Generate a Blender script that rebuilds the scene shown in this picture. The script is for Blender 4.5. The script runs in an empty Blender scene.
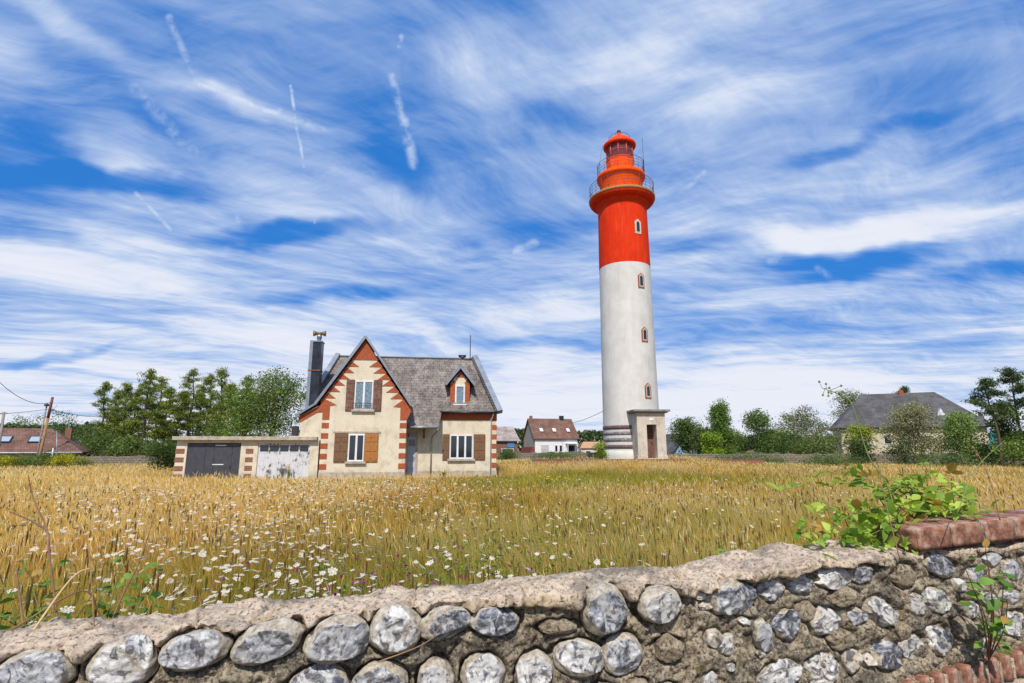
import bpy, math, random
import numpy as np
from mathutils import Vector, Matrix, Euler, noise as mnoise
random.seed(7)
RNG = np.random.default_rng(11)
R = math.radians
sc = bpy.context.scene
col = sc.collection

# ------------------------------------------------------------------ camera
cam_d = bpy.data.cameras.new("camera")
cam = bpy.data.objects.new("camera", cam_d)
col.objects.link(cam)
cam.location = (0, 0, 1.6)
cam.rotation_euler = (R(90 + 11.1), 0, 0)
cam_d.sensor_width = 36
cam_d.lens = 36 * 538 / 1024
cam_d.clip_start = 0.05
cam_d.clip_end = 3000
sc.camera = cam

# ------------------------------------------------------------------ view, sun
sc.view_settings.view_transform = 'Standard'
sc.view_settings.look = 'None'
sc.view_settings.gamma = 1
sc.view_settings.use_curve_mapping = False
sc.view_settings.exposure = 0.2
sc.cycles.use_denoising = True
sc.cycles.max_bounces = 6
sc.cycles.transparent_max_bounces = 8
SUN_DIR = Vector((-0.08, -0.86, 1.0)).normalized()
sd = bpy.data.lights.new("sun", 'SUN')
sd.energy = 4.0
sd.angle = R(0.6)
sd.color = (1.0, 0.94, 0.84)
sun = bpy.data.objects.new("sun", sd)
col.objects.link(sun)
sun.rotation_euler = SUN_DIR.to_track_quat('Z', 'Y').to_euler()
sun.location = (20, -20, 40)

# ------------------------------------------------------------------ world: sky with cirrus
W = bpy.data.worlds.new("World")
sc.world = W
W.use_nodes = True
nt = W.node_tree
nt.nodes.clear()
def wn(t, **kw):
    n = nt.nodes.new(t)
    for k, v in kw.items():
        setattr(n, k, v)
    return n
def L(a, b):
    nt.links.new(a, b)
def setin(sock, v):
    if hasattr(v, 'is_output') or isinstance(v, bpy.types.NodeSocket):
        L(v, sock)
    else:
        sock.default_value = v
def M_(op, a, b=0.0, c=None, clamp=False):
    n = wn('ShaderNodeMath', operation=op, use_clamp=clamp)
    setin(n.inputs[0], a); setin(n.inputs[1], b)
    if c is not None: setin(n.inputs[2], c)
    return n.outputs[0]
def V_(op, a, b=(0, 0, 0), s=None):
    n = wn('ShaderNodeVectorMath', operation=op)
    setin(n.inputs[0], a)
    if op == 'SCALE': setin(n.inputs[3], s)
    else: setin(n.inputs[1], b)
    return n.outputs['Value'] if op in ('DOT_PRODUCT', 'LENGTH', 'DISTANCE') else n.outputs[0]
def NOISE(vec, scale, detail=5, rough=0.55, dist=0.0):
    n = wn('ShaderNodeTexNoise')
    L(vec, n.inputs['Vector'])
    n.inputs['Scale'].default_value = scale
    n.inputs['Detail'].default_value = detail
    n.inputs['Roughness'].default_value = rough
    n.inputs['Distortion'].default_value = dist
    return n
def MR(v, a, b, c=0.0, d=1.0, smooth=True):
    n = wn('ShaderNodeMapRange')
    if smooth: n.interpolation_type = 'SMOOTHSTEP'
    setin(n.inputs['Value'], v)
    for k, x in zip(('From Min', 'From Max', 'To Min', 'To Max'), (a, b, c, d)):
        n.inputs[k].default_value = x
    return n.outputs['Result']
CT, ST = math.cos(R(11.1)), math.sin(R(11.1))
def q_of(px, py):
    u, v = px - 512, 341.5 - py
    Y = 538 * CT - v * ST
    Z = 538 * ST + v * CT
    return (u / Y, Z / Y)
tc = wn('ShaderNodeTexCoord')
sep = wn('ShaderNodeSeparateXYZ'); L(tc.outputs['Generated'], sep.inputs[0])
dx, dy, dz = sep.outputs
zc = M_('ADD', M_('MAXIMUM', dz, 0.0), 0.10)
pc = wn('ShaderNodeCombineXYZ')
L(M_('DIVIDE', dx, zc), pc.inputs[0]); L(M_('DIVIDE', dy, zc), pc.inputs[1])
P = pc.outputs[0]                                    # sky-plane position
yq = M_('MAXIMUM', M_('ABSOLUTE', dy), 0.05)
qc = wn('ShaderNodeCombineXYZ')
L(M_('DIVIDE', dx, yq), qc.inputs[0]); L(M_('DIVIDE', dz, yq), qc.inputs[1])
Q0 = qc.outputs[0]                                   # heading / elevation of a direction
wq = V_('SCALE', V_('SUBTRACT', NOISE(Q0, 3.0, 4, 0.6).outputs['Color'], (0.5, 0.5, 0.5)), s=0.13)
Q = V_('ADD', Q0, wq)
wp = V_('SCALE', V_('SUBTRACT', NOISE(P, 0.55, 3, 0.5).outputs['Color'], (0.5, 0.5, 0.5)), s=1.5)
PW = V_('ADD', P, wp)
def stretch(vec, ang, sx, sy):
    n = wn('ShaderNodeMapping', vector_type='TEXTURE')
    L(vec, n.inputs['Vector'])
    n.inputs['Rotation'].default_value = (0, 0, ang)
    n.inputs['Scale'].default_value = (sx, sy, 1)
    return n.outputs[0]
fa = NOISE(stretch(PW, R(52), 3.4, 0.75), 1.35, 8, 0.62).outputs['Fac']      # streaks running away to the right
fb = NOISE(stretch(PW, R(-14), 3.2, 0.7), 1.2, 8, 0.62).outputs['Fac']       # streaks across the right-hand sky
side = MR(M_('DIVIDE', dx, yq), -0.35, 0.35)
mixf = wn('ShaderNodeMix'); mixf.data_type = 'FLOAT'
L(side, mixf.inputs['Factor']); L(fa, mixf.inputs[2]); L(fb, mixf.inputs[3])
streak = mixf.outputs[0]
broad = NOISE(PW, 0.5, 6, 0.6).outputs['Fac']
fine = NOISE(stretch(PW, R(20), 2.2, 0.5), 4.2, 6, 0.65).outputs['Fac']
dens = M_('ADD', M_('ADD', M_('MULTIPLY', streak, 0.95), M_('MULTIPLY', broad, 0.55)), M_('MULTIPLY', fine, 0.28))
elev = M_('DIVIDE', dz, yq)
dens = M_('ADD', dens, MR(elev, 0.05, 0.55, 0.13, -0.01, False))
def ellipse(px, py, rx, ry, ang=0.0):
    cx, cz = q_of(px, py)
    a = q_of(px + rx, py)[0] - cx; b = q_of(px, py - ry)[1] - cz
    v = V_('SUBTRACT', Q, (cx, cz, 0))
    n = wn('ShaderNodeMapping', vector_type='TEXTURE'); L(v, n.inputs['Vector'])
    n.inputs['Rotation'].default_value = (0, 0, R(ang)); n.inputs['Scale'].default_value = (abs(a), abs(b), 1)
    return MR(V_('LENGTH', n.outputs[0]), 0.25, 1.5, 1.0, 0.0)
feat = [  # (px, py, rx, ry, tilt, amount): blue gaps negative, white banks positive
 (25,150,90,60,-25,-.20),(80,65,70,20,-30,-.08),(120,185,120,13,-6,-.22),(300,236,90,11,4,-.26),(400,160,46,20,-45,-.13),
 (330,30,120,22,-35,-.02),(45,350,75,6,4,-.20),(330,298,110,7,0,-.14),(840,262,100,16,6,-.30),(700,250,60,12,0,-.14),
 (1010,150,60,26,10,-.14),(560,340,160,5,0,-.12),(15,225,60,20,0,-.10),(560,120,40,14,-20,-.08),(640,305,80,8,0,-.14),
 (540,235,70,20,5,-.10),(830,150,60,10,15,-.14),(990,275,60,10,5,-.16),(170,120,60,14,-40,-.10),(930,120,60,8,10,-.10),
 (110,155,75,22,-25,.17),(235,100,90,9,-20,.16),(710,85,130,28,10,.16),(880,232,150,17,8,.24),(610,60,90,18,15,.10),
 (640,395,330,22,0,.12),(100,275,170,30,-5,.13),(420,215,90,16,-25,.10),(60,20,80,10,-25,.12),(950,55,90,20,10,.06),
 (480,60,60,50,-40,.08),(790,240,40,12,-20,.12),(250,330,200,25,0,.08)]
for px, py, rx, ry, an, am in feat:
    dens = M_('ADD', dens, M_('MULTIPLY', ellipse(px, py, rx, ry, an), am))
def trail(a, b, w0, amt, jit=0.25):
    global cl
    A = Vector((*q_of(*a), 0)); B = Vector((*q_of(*b), 0)); AB = B - A
    src = V_('ADD', Q0, V_('SCALE', wq, s=jit))
    v = V_('SUBTRACT', src, tuple(A))
    t = M_('DIVIDE', V_('DOT_PRODUCT', v, tuple(AB)), AB.length_squared, clamp=True)
    pr = V_('SCALE', tuple(AB), s=t) if False else None
    n = wn('ShaderNodeVectorMath', operation='SCALE'); n.inputs[0].default_value = tuple(AB); L(t, n.inputs[3])
    d = V_('LENGTH', V_('SUBTRACT', v, n.outputs[0]))
    return M_('MULTIPLY', MR(d, 0.0, w0 * .72, 1.0, 0.0), M_('MULTIPLY', MR(NOISE(Q0, 26, 3, 0.6).outputs['Fac'], 0.3, 0.62), amt))
PS = V_('ADD', P, V_('SCALE', wp, s=0.35))
fib = NOISE(stretch(PS, R(40), 4.0, 0.55), 2.6, 9, 0.68, 0.25).outputs['Fac']
fib2 = NOISE(stretch(PS, R(-18), 3.4, 0.55), 3.6, 9, 0.68, 0.25).outputs['Fac']
dens = M_('ADD', dens, M_('ADD', M_('MULTIPLY', M_('SUBTRACT', fib, 0.5), 0.24), M_('MULTIPLY', M_('SUBTRACT', fib2, 0.5), 0.15)))
dens = M_('ADD', dens, MR(elev, 0.02, 0.26, 0.13, 0.0))
cl = MR(dens, 0.67, 1.13)
extra = None
for tr in [((168, 15), (195, 80), .018, .45), ((198, 85), (285, 116), .02, .5), ((280, 112), (325, 131), .03, .45),
           ((291, 85), (303, 168), .009, .75), ((391, 75), (402, 120), .018, .6), ((403, 120), (413, 165), .022, .7),
           ((402, 36), (400, 46), .016, .5), ((135, 85), (195, 155), .03, .35), ((137, 195), (172, 232), .012, .5),
           ((232, 210), (241, 225), .018, .6), ((515, 252), (535, 243), .02, .55), ((678, 195), (703, 172), .016, .5),
           ((818, 268), (828, 276), .018, .6), ((785, 258), (770, 262), .02, .4), ((312, 213), (313, 224), .006, .4)]:
    e = trail(*tr)
    extra = e if extra is None else M_('MAXIMUM', extra, e)
cover = M_('MAXIMUM', cl, M_('ADD', M_('MULTIPLY', cl, 0.7), extra), clamp=True)
cover = M_('MINIMUM', cover, 0.97)
sky = wn('ShaderNodeTexSky', sky_type='NISHITA')
sky.sun_disc = False
sky.sun_elevation = math.asin(SUN_DIR.z)
sky.sun_rotation = math.atan2(SUN_DIR.x, SUN_DIR.y)
sky.air_density = 1.0; sky.dust_density = 0.3; sky.ozone_density = 2.0
tint = wn('ShaderNodeMix'); tint.data_type = 'RGBA'; tint.blend_type = 'MULTIPLY'; tint.inputs['Factor'].default_value = 1
L(sky.outputs[0], tint.inputs[6]); tint.inputs[7].default_value = (0.42, 0.85, 1.35, 1)
blue = wn('ShaderNodeRGB'); blue.outputs[0].default_value = (0.20, 1.70, 5.5, 1)
bl = wn('ShaderNodeMix'); bl.data_type = 'RGBA'; bl.inputs['Factor'].default_value = 0.8
L(tint.outputs[2], bl.inputs[6]); L(blue.outputs[0], bl.inputs[7])
cloudc = wn('ShaderNodeMix'); cloudc.data_type = 'RGBA'
L(MR(dens, 0.90, 1.22), cloudc.inputs['Factor'])
cloudc.inputs[6].default_value = (4.7, 5.7, 7.5, 1)
cloudc.inputs[7].default_value = (7.0, 7.2, 7.9, 1)
mx = wn('ShaderNodeMix'); mx.data_type = 'RGBA'
L(cover, mx.inputs['Factor']); L(bl.outputs[2], mx.inputs[6]); L(cloudc.outputs[2], mx.inputs[7])
bg = wn('ShaderNodeBackground'); bg.inputs['Strength'].default_value = 0.105
L(mx.outputs[2], bg.inputs['Color'])
out = wn('ShaderNodeOutputWorld'); L(bg.outputs[0], out.inputs['Surface'])

# ------------------------------------------------------------------ helpers
def at(px, D, py=None):
    """ground position below image column px at distance D; with py also the height seen there"""
    if py is None:
        return ((px - 512) / 548 * D, D)
    qx, qz = q_of(px, py)
    return (qx * D, D, 1.6 + qz * D)

def tag(o, label=None, cat=None, group=None, kind=None):
    if label: o['label'] = label
    if cat:
        o['category'] = cat
        if not kind: o['kind'] = 'thing'
    if group: o['group'] = group
    if kind: o['kind'] = kind
    return o

def empty(name, loc=(0, 0, 0), rz=0.0, label=None, cat=None, group=None):
    o = bpy.data.objects.new(name, None)
    o.empty_display_size = 0.2
    col.objects.link(o); o.location = loc; o.rotation_euler = (0, 0, rz)
    return tag(o, label, cat, group)

class MB:
    def __init__(s): s.v = []; s.f = []; s.sm = []
    def add(s, vs, fs, smooth=False):
        b = len(s.v); s.v += [tuple(p) for p in vs]
        for f in fs: s.f.append(tuple(i + b for i in f)); s.sm.append(smooth)
    def box(s, x0, x1, y0, y1, z0, z1):
        v = [(x0,y0,z0),(x1,y0,z0),(x1,y1,z0),(x0,y1,z0),(x0,y0,z1),(x1,y0,z1),(x1,y1,z1),(x0,y1,z1)]
        s.add(v, [(0,3,2,1),(4,5,6,7),(0,1,5,4),(1,2,6,5),(2,3,7,6),(3,0,4,7)])
        return s
    def prism(s, poly, y0, y1):
        """polygon in x,z (counter-clockwise seen from -y) extruded from y0 to y1"""
        n = len(poly)
        v = [(x, y0, z) for x, z in poly] + [(x, y1, z) for x, z in poly]
        f = [tuple(range(n)), tuple(range(2 * n - 1, n - 1, -1))]
        for i in range(n):
            j = (i + 1) % n
            f.append((j, i, i + n, j + n))
        s.add(v, f); return s
    def slab(s, quad, t):
        """planar polygon thickened downwards along its normal by t"""
        q = [Vector(p) for p in quad]
        n = (q[1] - q[0]).cross(q[2] - q[0]).normalized()
        k = len(q)
        v = q + [p - n * t for p in q]
        f = [tuple(range(k)), tuple(range(2 * k - 1, k - 1, -1))] + [((i + 1) % k, i, i + k, (i + 1) % k + k) for i in range(k)]
        s.add(v, f); return s
    def tube(s, pts, rad, n=6, cap=True):
        pts = [Vector(p) for p in pts]
        if not hasattr(rad, '__len__'): rad = [rad] * len(pts)
        rings = []
        for i, p in enumerate(pts):
            d = (pts[min(i + 1, len(pts) - 1)] - pts[max(i - 1, 0)])
            if d.length < 1e-9: d = Vector((0, 0, 1))
            d.normalize()
            u = d.cross(Vector((0, 0, 1)) if abs(d.z) < 0.95 else Vector((1, 0, 0))).normalized()
            w = d.cross(u)
            rings.append([p + (u * math.cos(2 * math.pi * k / n) + w * math.sin(2 * math.pi * k / n)) * rad[i] for k in range(n)])
        v = [q for r in rings for q in r]
        f = []
        for i in range(len(pts) - 1):
            for k in range(n):
                a, b = i * n + k, i * n + (k + 1) % n
                f.append((a, b, b + n, a + n))
        if cap:
            f.append(tuple(range(n - 1, -1, -1))); f.append(tuple(range((len(pts) - 1) * n, len(pts) * n)))
        s.add(v, f, True); return s
    def lathe(s, prof, n=48, c=(0, 0), a0=0.0, a1=2 * math.pi, smooth=True):
        full = abs(a1 - a0 - 2 * math.pi) < 1e-6
        m = n if full else n + 1
        v = []
        for r, z in prof:
            for k in range(m):
                a = a0 + (a1 - a0) * k / n
                v.append((c[0] + r * math.cos(a), c[1] + r * math.sin(a), z))
        f = []
        for i in range(len(prof) - 1):
            for k in range(n):
                a, b = i * m + k, i * m + (k + 1) % m
                f.append((a, b, b + m, a + m))
        s.add(v, f, smooth); return s
    def build(s, name, mat, parent=None, bevel=0.0, loc=None):
        me = bpy.data.meshes.new(name)
        me.from_pydata(s.v, [], s.f)
        me.polygons.foreach_set('use_smooth', s.sm)
        me.materials.append(mat)
        me.update()
        o = bpy.data.objects.new(name, me); col.objects.link(o)
        if parent: o.parent = parent
        if loc: o.location = loc
        if bevel:
            b = o.modifiers.new('bevel', 'BEVEL'); b.width = bevel; b.segments = 2; b.limit_method = 'ANGLE'
        return o

def np_mesh(name, V, F, mat, parent=None, cols=None, smooth=False):
    """V (n,3), F (m,k) numpy, optional point colours"""
    me = bpy.data.meshes.new(name)
    V = np.asarray(V, dtype=np.float32); F = np.asarray(F, dtype=np.int32)
    m, k = F.shape
    me.vertices.add(len(V)); me.vertices.foreach_set('co', V.ravel())
    me.loops.add(m * k); me.loops.foreach_set('vertex_index', F.ravel())
    me.polygons.add(m)
    me.polygons.foreach_set('loop_start', np.arange(0, m * k, k, dtype=np.int32))
    me.polygons.foreach_set('loop_total', np.full(m, k, dtype=np.int32))
    if smooth: me.polygons.foreach_set('use_smooth', np.ones(m, dtype=bool))
    if cols is not None:
        a = me.color_attributes.new('col', 'FLOAT_COLOR', 'POINT')
        c = np.ones((len(V), 4), dtype=np.float32); c[:, :3] = cols
        a.data.foreach_set('color', c.ravel())
    me.materials.append(mat)
    me.update(calc_edges=True)
    o = bpy.data.objects.new(name, me); col.objects.link(o)
    if parent: o.parent = parent
    return o

def hash2(ix, iy, seed):
    h = (ix.astype(np.int64) * 374761393 + iy.astype(np.int64) * 668265263 + seed * 974634777) & 0x7fffffff
    h = ((h ^ (h >> 13)) * 1274126177) & 0x7fffffff
    h = h ^ (h >> 16)
    return (h & 0xffff) / 65535.0
def vnoise(x, y, scale, seed=0, octaves=1):
    x = np.asarray(x, dtype=float) / scale; y = np.asarray(y, dtype=float) / scale
    tot = 0; amp = 1; s = 0
    for o in range(octaves):
        ix, iy = np.floor(x), np.floor(y); fx, fy = x - ix, y - iy
        fx = fx * fx * (3 - 2 * fx); fy = fy * fy * (3 - 2 * fy)
        a = hash2(ix, iy, seed + o); b = hash2(ix + 1, iy, seed + o); c = hash2(ix, iy + 1, seed + o); d = hash2(ix + 1, iy + 1, seed + o)
        tot = tot + amp * ((a * (1 - fx) + b * fx) * (1 - fy) + (c * (1 - fx) + d * fx) * fy)
        s += amp; amp *= 0.5; x = x * 2.03 + 11.3; y = y * 2.03 + 5.7
    return tot / s

# ------------------------------------------------------------------ materials
def new_mat(name):
    m = bpy.data.materials.new(name); m.use_nodes = True
    t = m.node_tree; b = t.nodes['Principled BSDF']
    return m, t, b
def tn(t, kind, **kw):
    n = t.nodes.new(kind)
    for k, v in kw.items(): setattr(n, k, v)
    return n
def ramp(t, fac, stops):
    r = tn(t, 'ShaderNodeValToRGB'); t.links.new(fac, r.inputs[0])
    e = r.color_ramp.elements
    while len(e) < len(stops): e.new(0.5)
    for k, (p, c) in enumerate(stops):
        e[k].position = p; e[k].color = (*c, 1) if len(c) == 3 else c
    return r.outputs[0]
def tnoise(t, scale, detail=4, rough=0.55, vec=None, dist=0.0, stretch=None):
    n = tn(t, 'ShaderNodeTexNoise')
    n.inputs['Scale'].default_value = scale; n.inputs['Detail'].default_value = detail
    n.inputs['Roughness'].default_value = rough; n.inputs['Distortion'].default_value = dist
    if vec is None: vec = tn(t, 'ShaderNodeTexCoord').outputs['Object']
    if stretch:
        mp = tn(t, 'ShaderNodeMapping'); mp.inputs['Scale'].default_value = stretch
        t.links.new(vec, mp.inputs['Vector']); vec = mp.outputs[0]
    t.links.new(vec, n.inputs['Vector'])
    return n.outputs['Fac']
def tmix(t, fac, a, b, mode='MIX'):
    n = tn(t, 'ShaderNodeMix'); n.data_type = 'RGBA'; n.blend_type = mode
    for s, v in ((n.inputs['Factor'], fac), (n.inputs[6], a), (n.inputs[7], b)):
        if isinstance(v, bpy.types.NodeSocket): t.links.new(v, s)
        elif isinstance(v, (tuple, list)): s.default_value = (*v, 1) if len(v) == 3 else v
        else: s.default_value = v
    return n.outputs[2]
def bump(t, b, h, dist=0.01, strength=1.0):
    n = tn(t, 'ShaderNodeBump'); n.inputs['Distance'].default_value = dist; n.inputs['Strength'].default_value = strength
    t.links.new(h, n.inputs['Height']); t.links.new(n.outputs[0], b.inputs['Normal'])
def simple(name, c1, c2=None, scale=3.0, rough=0.7, metal=0.0, bmp=0.0, bscale=None, lo=0.35, hi=0.65, detail=6, stretch=None):
    m, t, b = new_mat(name)
    b.inputs['Roughness'].default_value = rough; b.inputs['Metallic'].default_value = metal
    if c2 is None: c2 = tuple(x * 0.8 for x in c1)
    f = tnoise(t, scale, detail, 0.6, stretch=stretch)
    t.links.new(ramp(t, f, [(lo, c1), (hi, c2)]), b.inputs['Base Color'])
    if bmp: bump(t, b, tnoise(t, bscale or scale * 6, 6, 0.65), bmp)
    return m

def brick_mat(name, c1, c2, mortar, w=0.22, h=0.07, ms=0.012, axis='x', roughness=0.85):
    m, t, b = new_mat(name)
    b.inputs['Roughness'].default_value = roughness
    g = tn(t, 'ShaderNodeTexCoord'); s = tn(t, 'ShaderNodeSeparateXYZ'); t.links.new(g.outputs['Object'], s.inputs[0])
    ad = tn(t, 'ShaderNodeMath', operation='ADD'); t.links.new(s.outputs[0], ad.inputs[0]); t.links.new(s.outputs[1], ad.inputs[1])
    cb = tn(t, 'ShaderNodeCombineXYZ'); t.links.new(ad.outputs[0], cb.inputs[0]); t.links.new(s.outputs[2], cb.inputs[1])
    k = tn(t, 'ShaderNodeTexBrick'); t.links.new(cb.outputs[0], k.inputs['Vector'])
    k.inputs['Scale'].default_value = 1; k.inputs['Brick Width'].default_value = w; k.inputs['Row Height'].default_value = h
    k.inputs['Mortar Size'].default_value = ms; k.inputs['Mortar Smooth'].default_value = 0.2
    k.inputs['Color1'].default_value = (*c1, 1); k.inputs['Color2'].default_value = (*c2, 1); k.inputs['Mortar'].default_value = (*mortar, 1)
    n = tnoise(t, 6, 6, 0.7)
    c = tmix(t, 0.5, k.outputs['Color'], ramp(t, n, [(0.3, (0.45, 0.42, 0.4)), (0.7, (1, 1, 1))]), 'MULTIPLY')
    t.links.new(c, b.inputs['Base Color'])
    bump(t, b, k.outputs['Fac'], -0.004)
    return m

def slate_mat(name, c1, c2, lichen, w=0.25, h=0.16, amount=0.5, sx=1.0, slope=1.4):
    m, t, b = new_mat(name)
    b.inputs['Roughness'].default_value = 0.75
    g = tn(t, 'ShaderNodeTexCoord'); s = tn(t, 'ShaderNodeSeparateXYZ'); t.links.new(g.outputs['Object'], s.inputs[0])
    cb = tn(t, 'ShaderNodeCombineXYZ'); t.links.new(s.outputs[0], cb.inputs[0]); t.links.new(s.outputs[2], cb.inputs[1])
    k = tn(t, 'ShaderNodeTexBrick'); t.links.new(cb.outputs[0], k.inputs['Vector'])
    k.inputs['Scale'].default_value = 1; k.inputs['Brick Width'].default_value = w; k.inputs['Row Height'].default_value = h
    k.inputs['Mortar Size'].default_value = 0.008; k.inputs['Mortar Smooth'].default_value = 0.1
    k.inputs['Color1'].default_value = (*c1, 1); k.inputs['Color2'].default_value = (*c2, 1)
    k.inputs['Mortar'].default_value = tuple(x * 0.35 for x in c1) + (1,)
    n1 = tnoise(t, 1.5, 9, 0.8, stretch=(1.8, 1.8, 0.45)); n2 = tnoise(t, 18, 6, 0.75)
    mm = tn(t, 'ShaderNodeMath', operation='MULTIPLY'); t.links.new(n1, mm.inputs[0]); t.links.new(n2, mm.inputs[1])
    f = ramp(t, mm.outputs[0], [(0.21, (0, 0, 0)), (0.31, (amount,) * 3)])
    c = tmix(t, f, k.outputs['Color'], lichen)
    n3 = tnoise(t, 0.9, 5, 0.6)
    c = tmix(t, 0.6, c, ramp(t, n3, [(0.40, (0.42, 0.36, 0.34)), (0.60, (1, 1, 1))]), 'MULTIPLY')
    t.links.new(c, b.inputs['Base Color'])
    bump(t, b, k.outputs['Fac'], -0.01)
    return m

def leaf_mat(name, trans=0.35, rough=0.55, sat=1.0):
    """colour comes from the leaves' own colour attribute"""
    m, t, b = new_mat(name)
    a = tn(t, 'ShaderNodeAttribute', attribute_name='col')
    t.links.new(a.outputs['Color'], b.inputs['Base Color'])
    b.inputs['Roughness'].default_value = rough
    b.inputs['Specular IOR Level'].default_value = 0.3
    tr = tn(t, 'ShaderNodeBsdfTranslucent')
    hs = tn(t, 'ShaderNodeHueSaturation'); hs.inputs['Value'].default_value = 1.25; hs.inputs['Saturation'].default_value = 1.1
    t.links.new(a.outputs['Color'], hs.inputs['Color']); t.links.new(hs.outputs[0], tr.inputs['Color'])
    mxs = tn(t, 'ShaderNodeMixShader'); mxs.inputs[0].default_value = trans
    t.links.new(b.outputs[0], mxs.inputs[1]); t.links.new(tr.outputs[0], mxs.inputs[2])
    t.links.new(mxs.outputs[0], t.nodes['Material Output'].inputs['Surface'])
    return m

def glass_mat(name, c, rough=0.08):
    m, t, b = new_mat(name)
    b.inputs['Base Color'].default_value = (*c, 1); b.inputs['Roughness'].default_value = rough
    b.inputs['Specular IOR Level'].default_value = 0.8
    return m

def render_wall_mat(name, base, dark, stain, stain_h=0.8, amt=0.7):
    """painted render with blotches, streaks and grime near the foot"""
    m, t, b = new_mat(name)
    b.inputs['Roughness'].default_value = 0.9
    c = ramp(t, tnoise(t, 1.6, 8, 0.65), [(0.35, base), (0.7, dark)])
    s = tnoise(t, 1.9, 9, 0.74, stretch=(1.1, 1.1, 0.8))
    c = tmix(t, ramp(t, s, [(0.50, (0, 0, 0)), (0.64, (amt * .75,) * 3)]), c, stain)
    g = tn(t, 'ShaderNodeTexCoord'); sp = tn(t, 'ShaderNodeSeparateXYZ'); t.links.new(g.outputs['Object'], sp.inputs[0])
    mr = tn(t, 'ShaderNodeMapRange'); t.links.new(sp.outputs[2], mr.inputs[0])
    mr.inputs[1].default_value = stain_h; mr.inputs[2].default_value = 0.1; mr.inputs[3].default_value = 0; mr.inputs[4].default_value = 1
    mu = tn(t, 'ShaderNodeMath', operation='MULTIPLY'); t.links.new(mr.outputs[0], mu.inputs[0]); t.links.new(tnoise(t, 5, 6, 0.7), mu.inputs[1])
    c = tmix(t, ramp(t, mu.outputs[0], [(0.2, (0, 0, 0)), (0.5, (0.75,) * 3)]), c, stain)
    t.links.new(c, b.inputs['Base Color'])
    bump(t, b, tnoise(t, 30, 5, 0.6), 0.003)
    return m

MT = {}
MT['cream'] = render_wall_mat('cream_render', (0.68, 0.61, 0.475), (0.59, 0.515, 0.385), (0.31, 0.26, 0.20))
MT['brick'] = brick_mat('red_brick', (0.50, 0.10, 0.022), (0.36, 0.06, 0.018), (0.36, 0.13, 0.06), 0.11, 0.065, 0.008)
MT['brick_old'] = brick_mat('old_brick', (0.30, 0.08, 0.045), (0.22, 0.065, 0.04), (0.32, 0.22, 0.15))
MT['roof'] = slate_mat('weathered_roof_tiles', (0.10, 0.082, 0.074), (0.15, 0.12, 0.105), (0.40, 0.35, 0.31), amount=0.75)
MT['slate_dark'] = slate_mat('dark_slate', (0.07, 0.07, 0.075), (0.10, 0.098, 0.10), (0.2, 0.19, 0.18), amount=0.4)
MT['brown_tile'] = slate_mat('brown_roof_tiles', (0.17, 0.075, 0.048), (0.22, 0.10, 0.065), (0.28, 0.2, 0.15), amount=0.35, w=0.22, h=0.2)
MT['zinc'] = simple('zinc_flashing', (0.22, 0.25, 0.29), (0.32, 0.35, 0.39), 2.5, 0.4, 0.55)
MT['zinc_dark'] = simple('dark_zinc', (0.02, 0.024, 0.035), (0.05, 0.058, 0.075), 2, 0.35, 0.6)
MT['shutter'] = simple('brown_shutter_paint', (0.20, 0.10, 0.045), (0.13, 0.065, 0.03), 5, 0.7, stretch=(6, 6, 0.8), bmp=0.002)
MT['shutter_dark'] = simple('dark_worn_shutter_paint', (0.13, 0.055, 0.035), (0.24, 0.14, 0.11), 5, 0.75, lo=0.45, hi=0.75)
MT['shutter_orange'] = simple('orange_varnished_wood', (0.42, 0.17, 0.03), (0.28, 0.105, 0.02), 5, 0.55, stretch=(8, 8, 1))
MT['white'] = simple('white_paint', (0.74, 0.76, 0.80), (0.62, 0.64, 0.68), 3, 0.5)
MT['pane'] = glass_mat('window_glass', (0.015, 0.02, 0.028))
MT['curtain'] = simple('net_curtain_behind_glass', (0.07, 0.12, 0.17), (0.26, 0.34, 0.40), 14, 0.2)
MT['darkdoor'] = simple('dark_blue_grey_door', (0.035, 0.038, 0.05), (0.06, 0.06, 0.075), 4, 0.5, bmp=0.002)
def peeling():
    m, t, b = new_mat('peeling_white_paint')
    b.inputs['Roughness'].default_value = 0.75
    n = tnoise(t, 9, 9, 0.75, stretch=(1.8, 1.8, 0.5)); n2 = tnoise(t, 1.6, 3)
    ad = tn(t, 'ShaderNodeMath', operation='MULTIPLY'); t.links.new(n, ad.inputs[0]); t.links.new(n2, ad.inputs[1])
    c = ramp(t, ad.outputs[0], [(0.24, (0.60, 0.60, 0.62)), (0.29, (0.42, 0.42, 0.44)), (0.31, (0.09, 0.07, 0.06))])
    t.links.new(c, b.inputs['Base Color']); return m
MT['peel'] = peeling()
MT['concrete'] = simple('weathered_concrete', (0.50, 0.43, 0.34), (0.30, 0.26, 0.20), 5, 0.9, bmp=0.01, bscale=25)
MT['portal'] = render_wall_mat('portal_stone', (0.60, 0.53, 0.44), (0.48, 0.42, 0.34), (0.26, 0.21, 0.16), 0.2, 0.7)
MT['iron'] = simple('dark_iron', (0.05, 0.045, 0.05), None, 5, 0.5, 0.4)
MT['rust'] = simple('rusty_iron', (0.28, 0.09, 0.04), (0.15, 0.06, 0.03), 8, 0.8)

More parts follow.
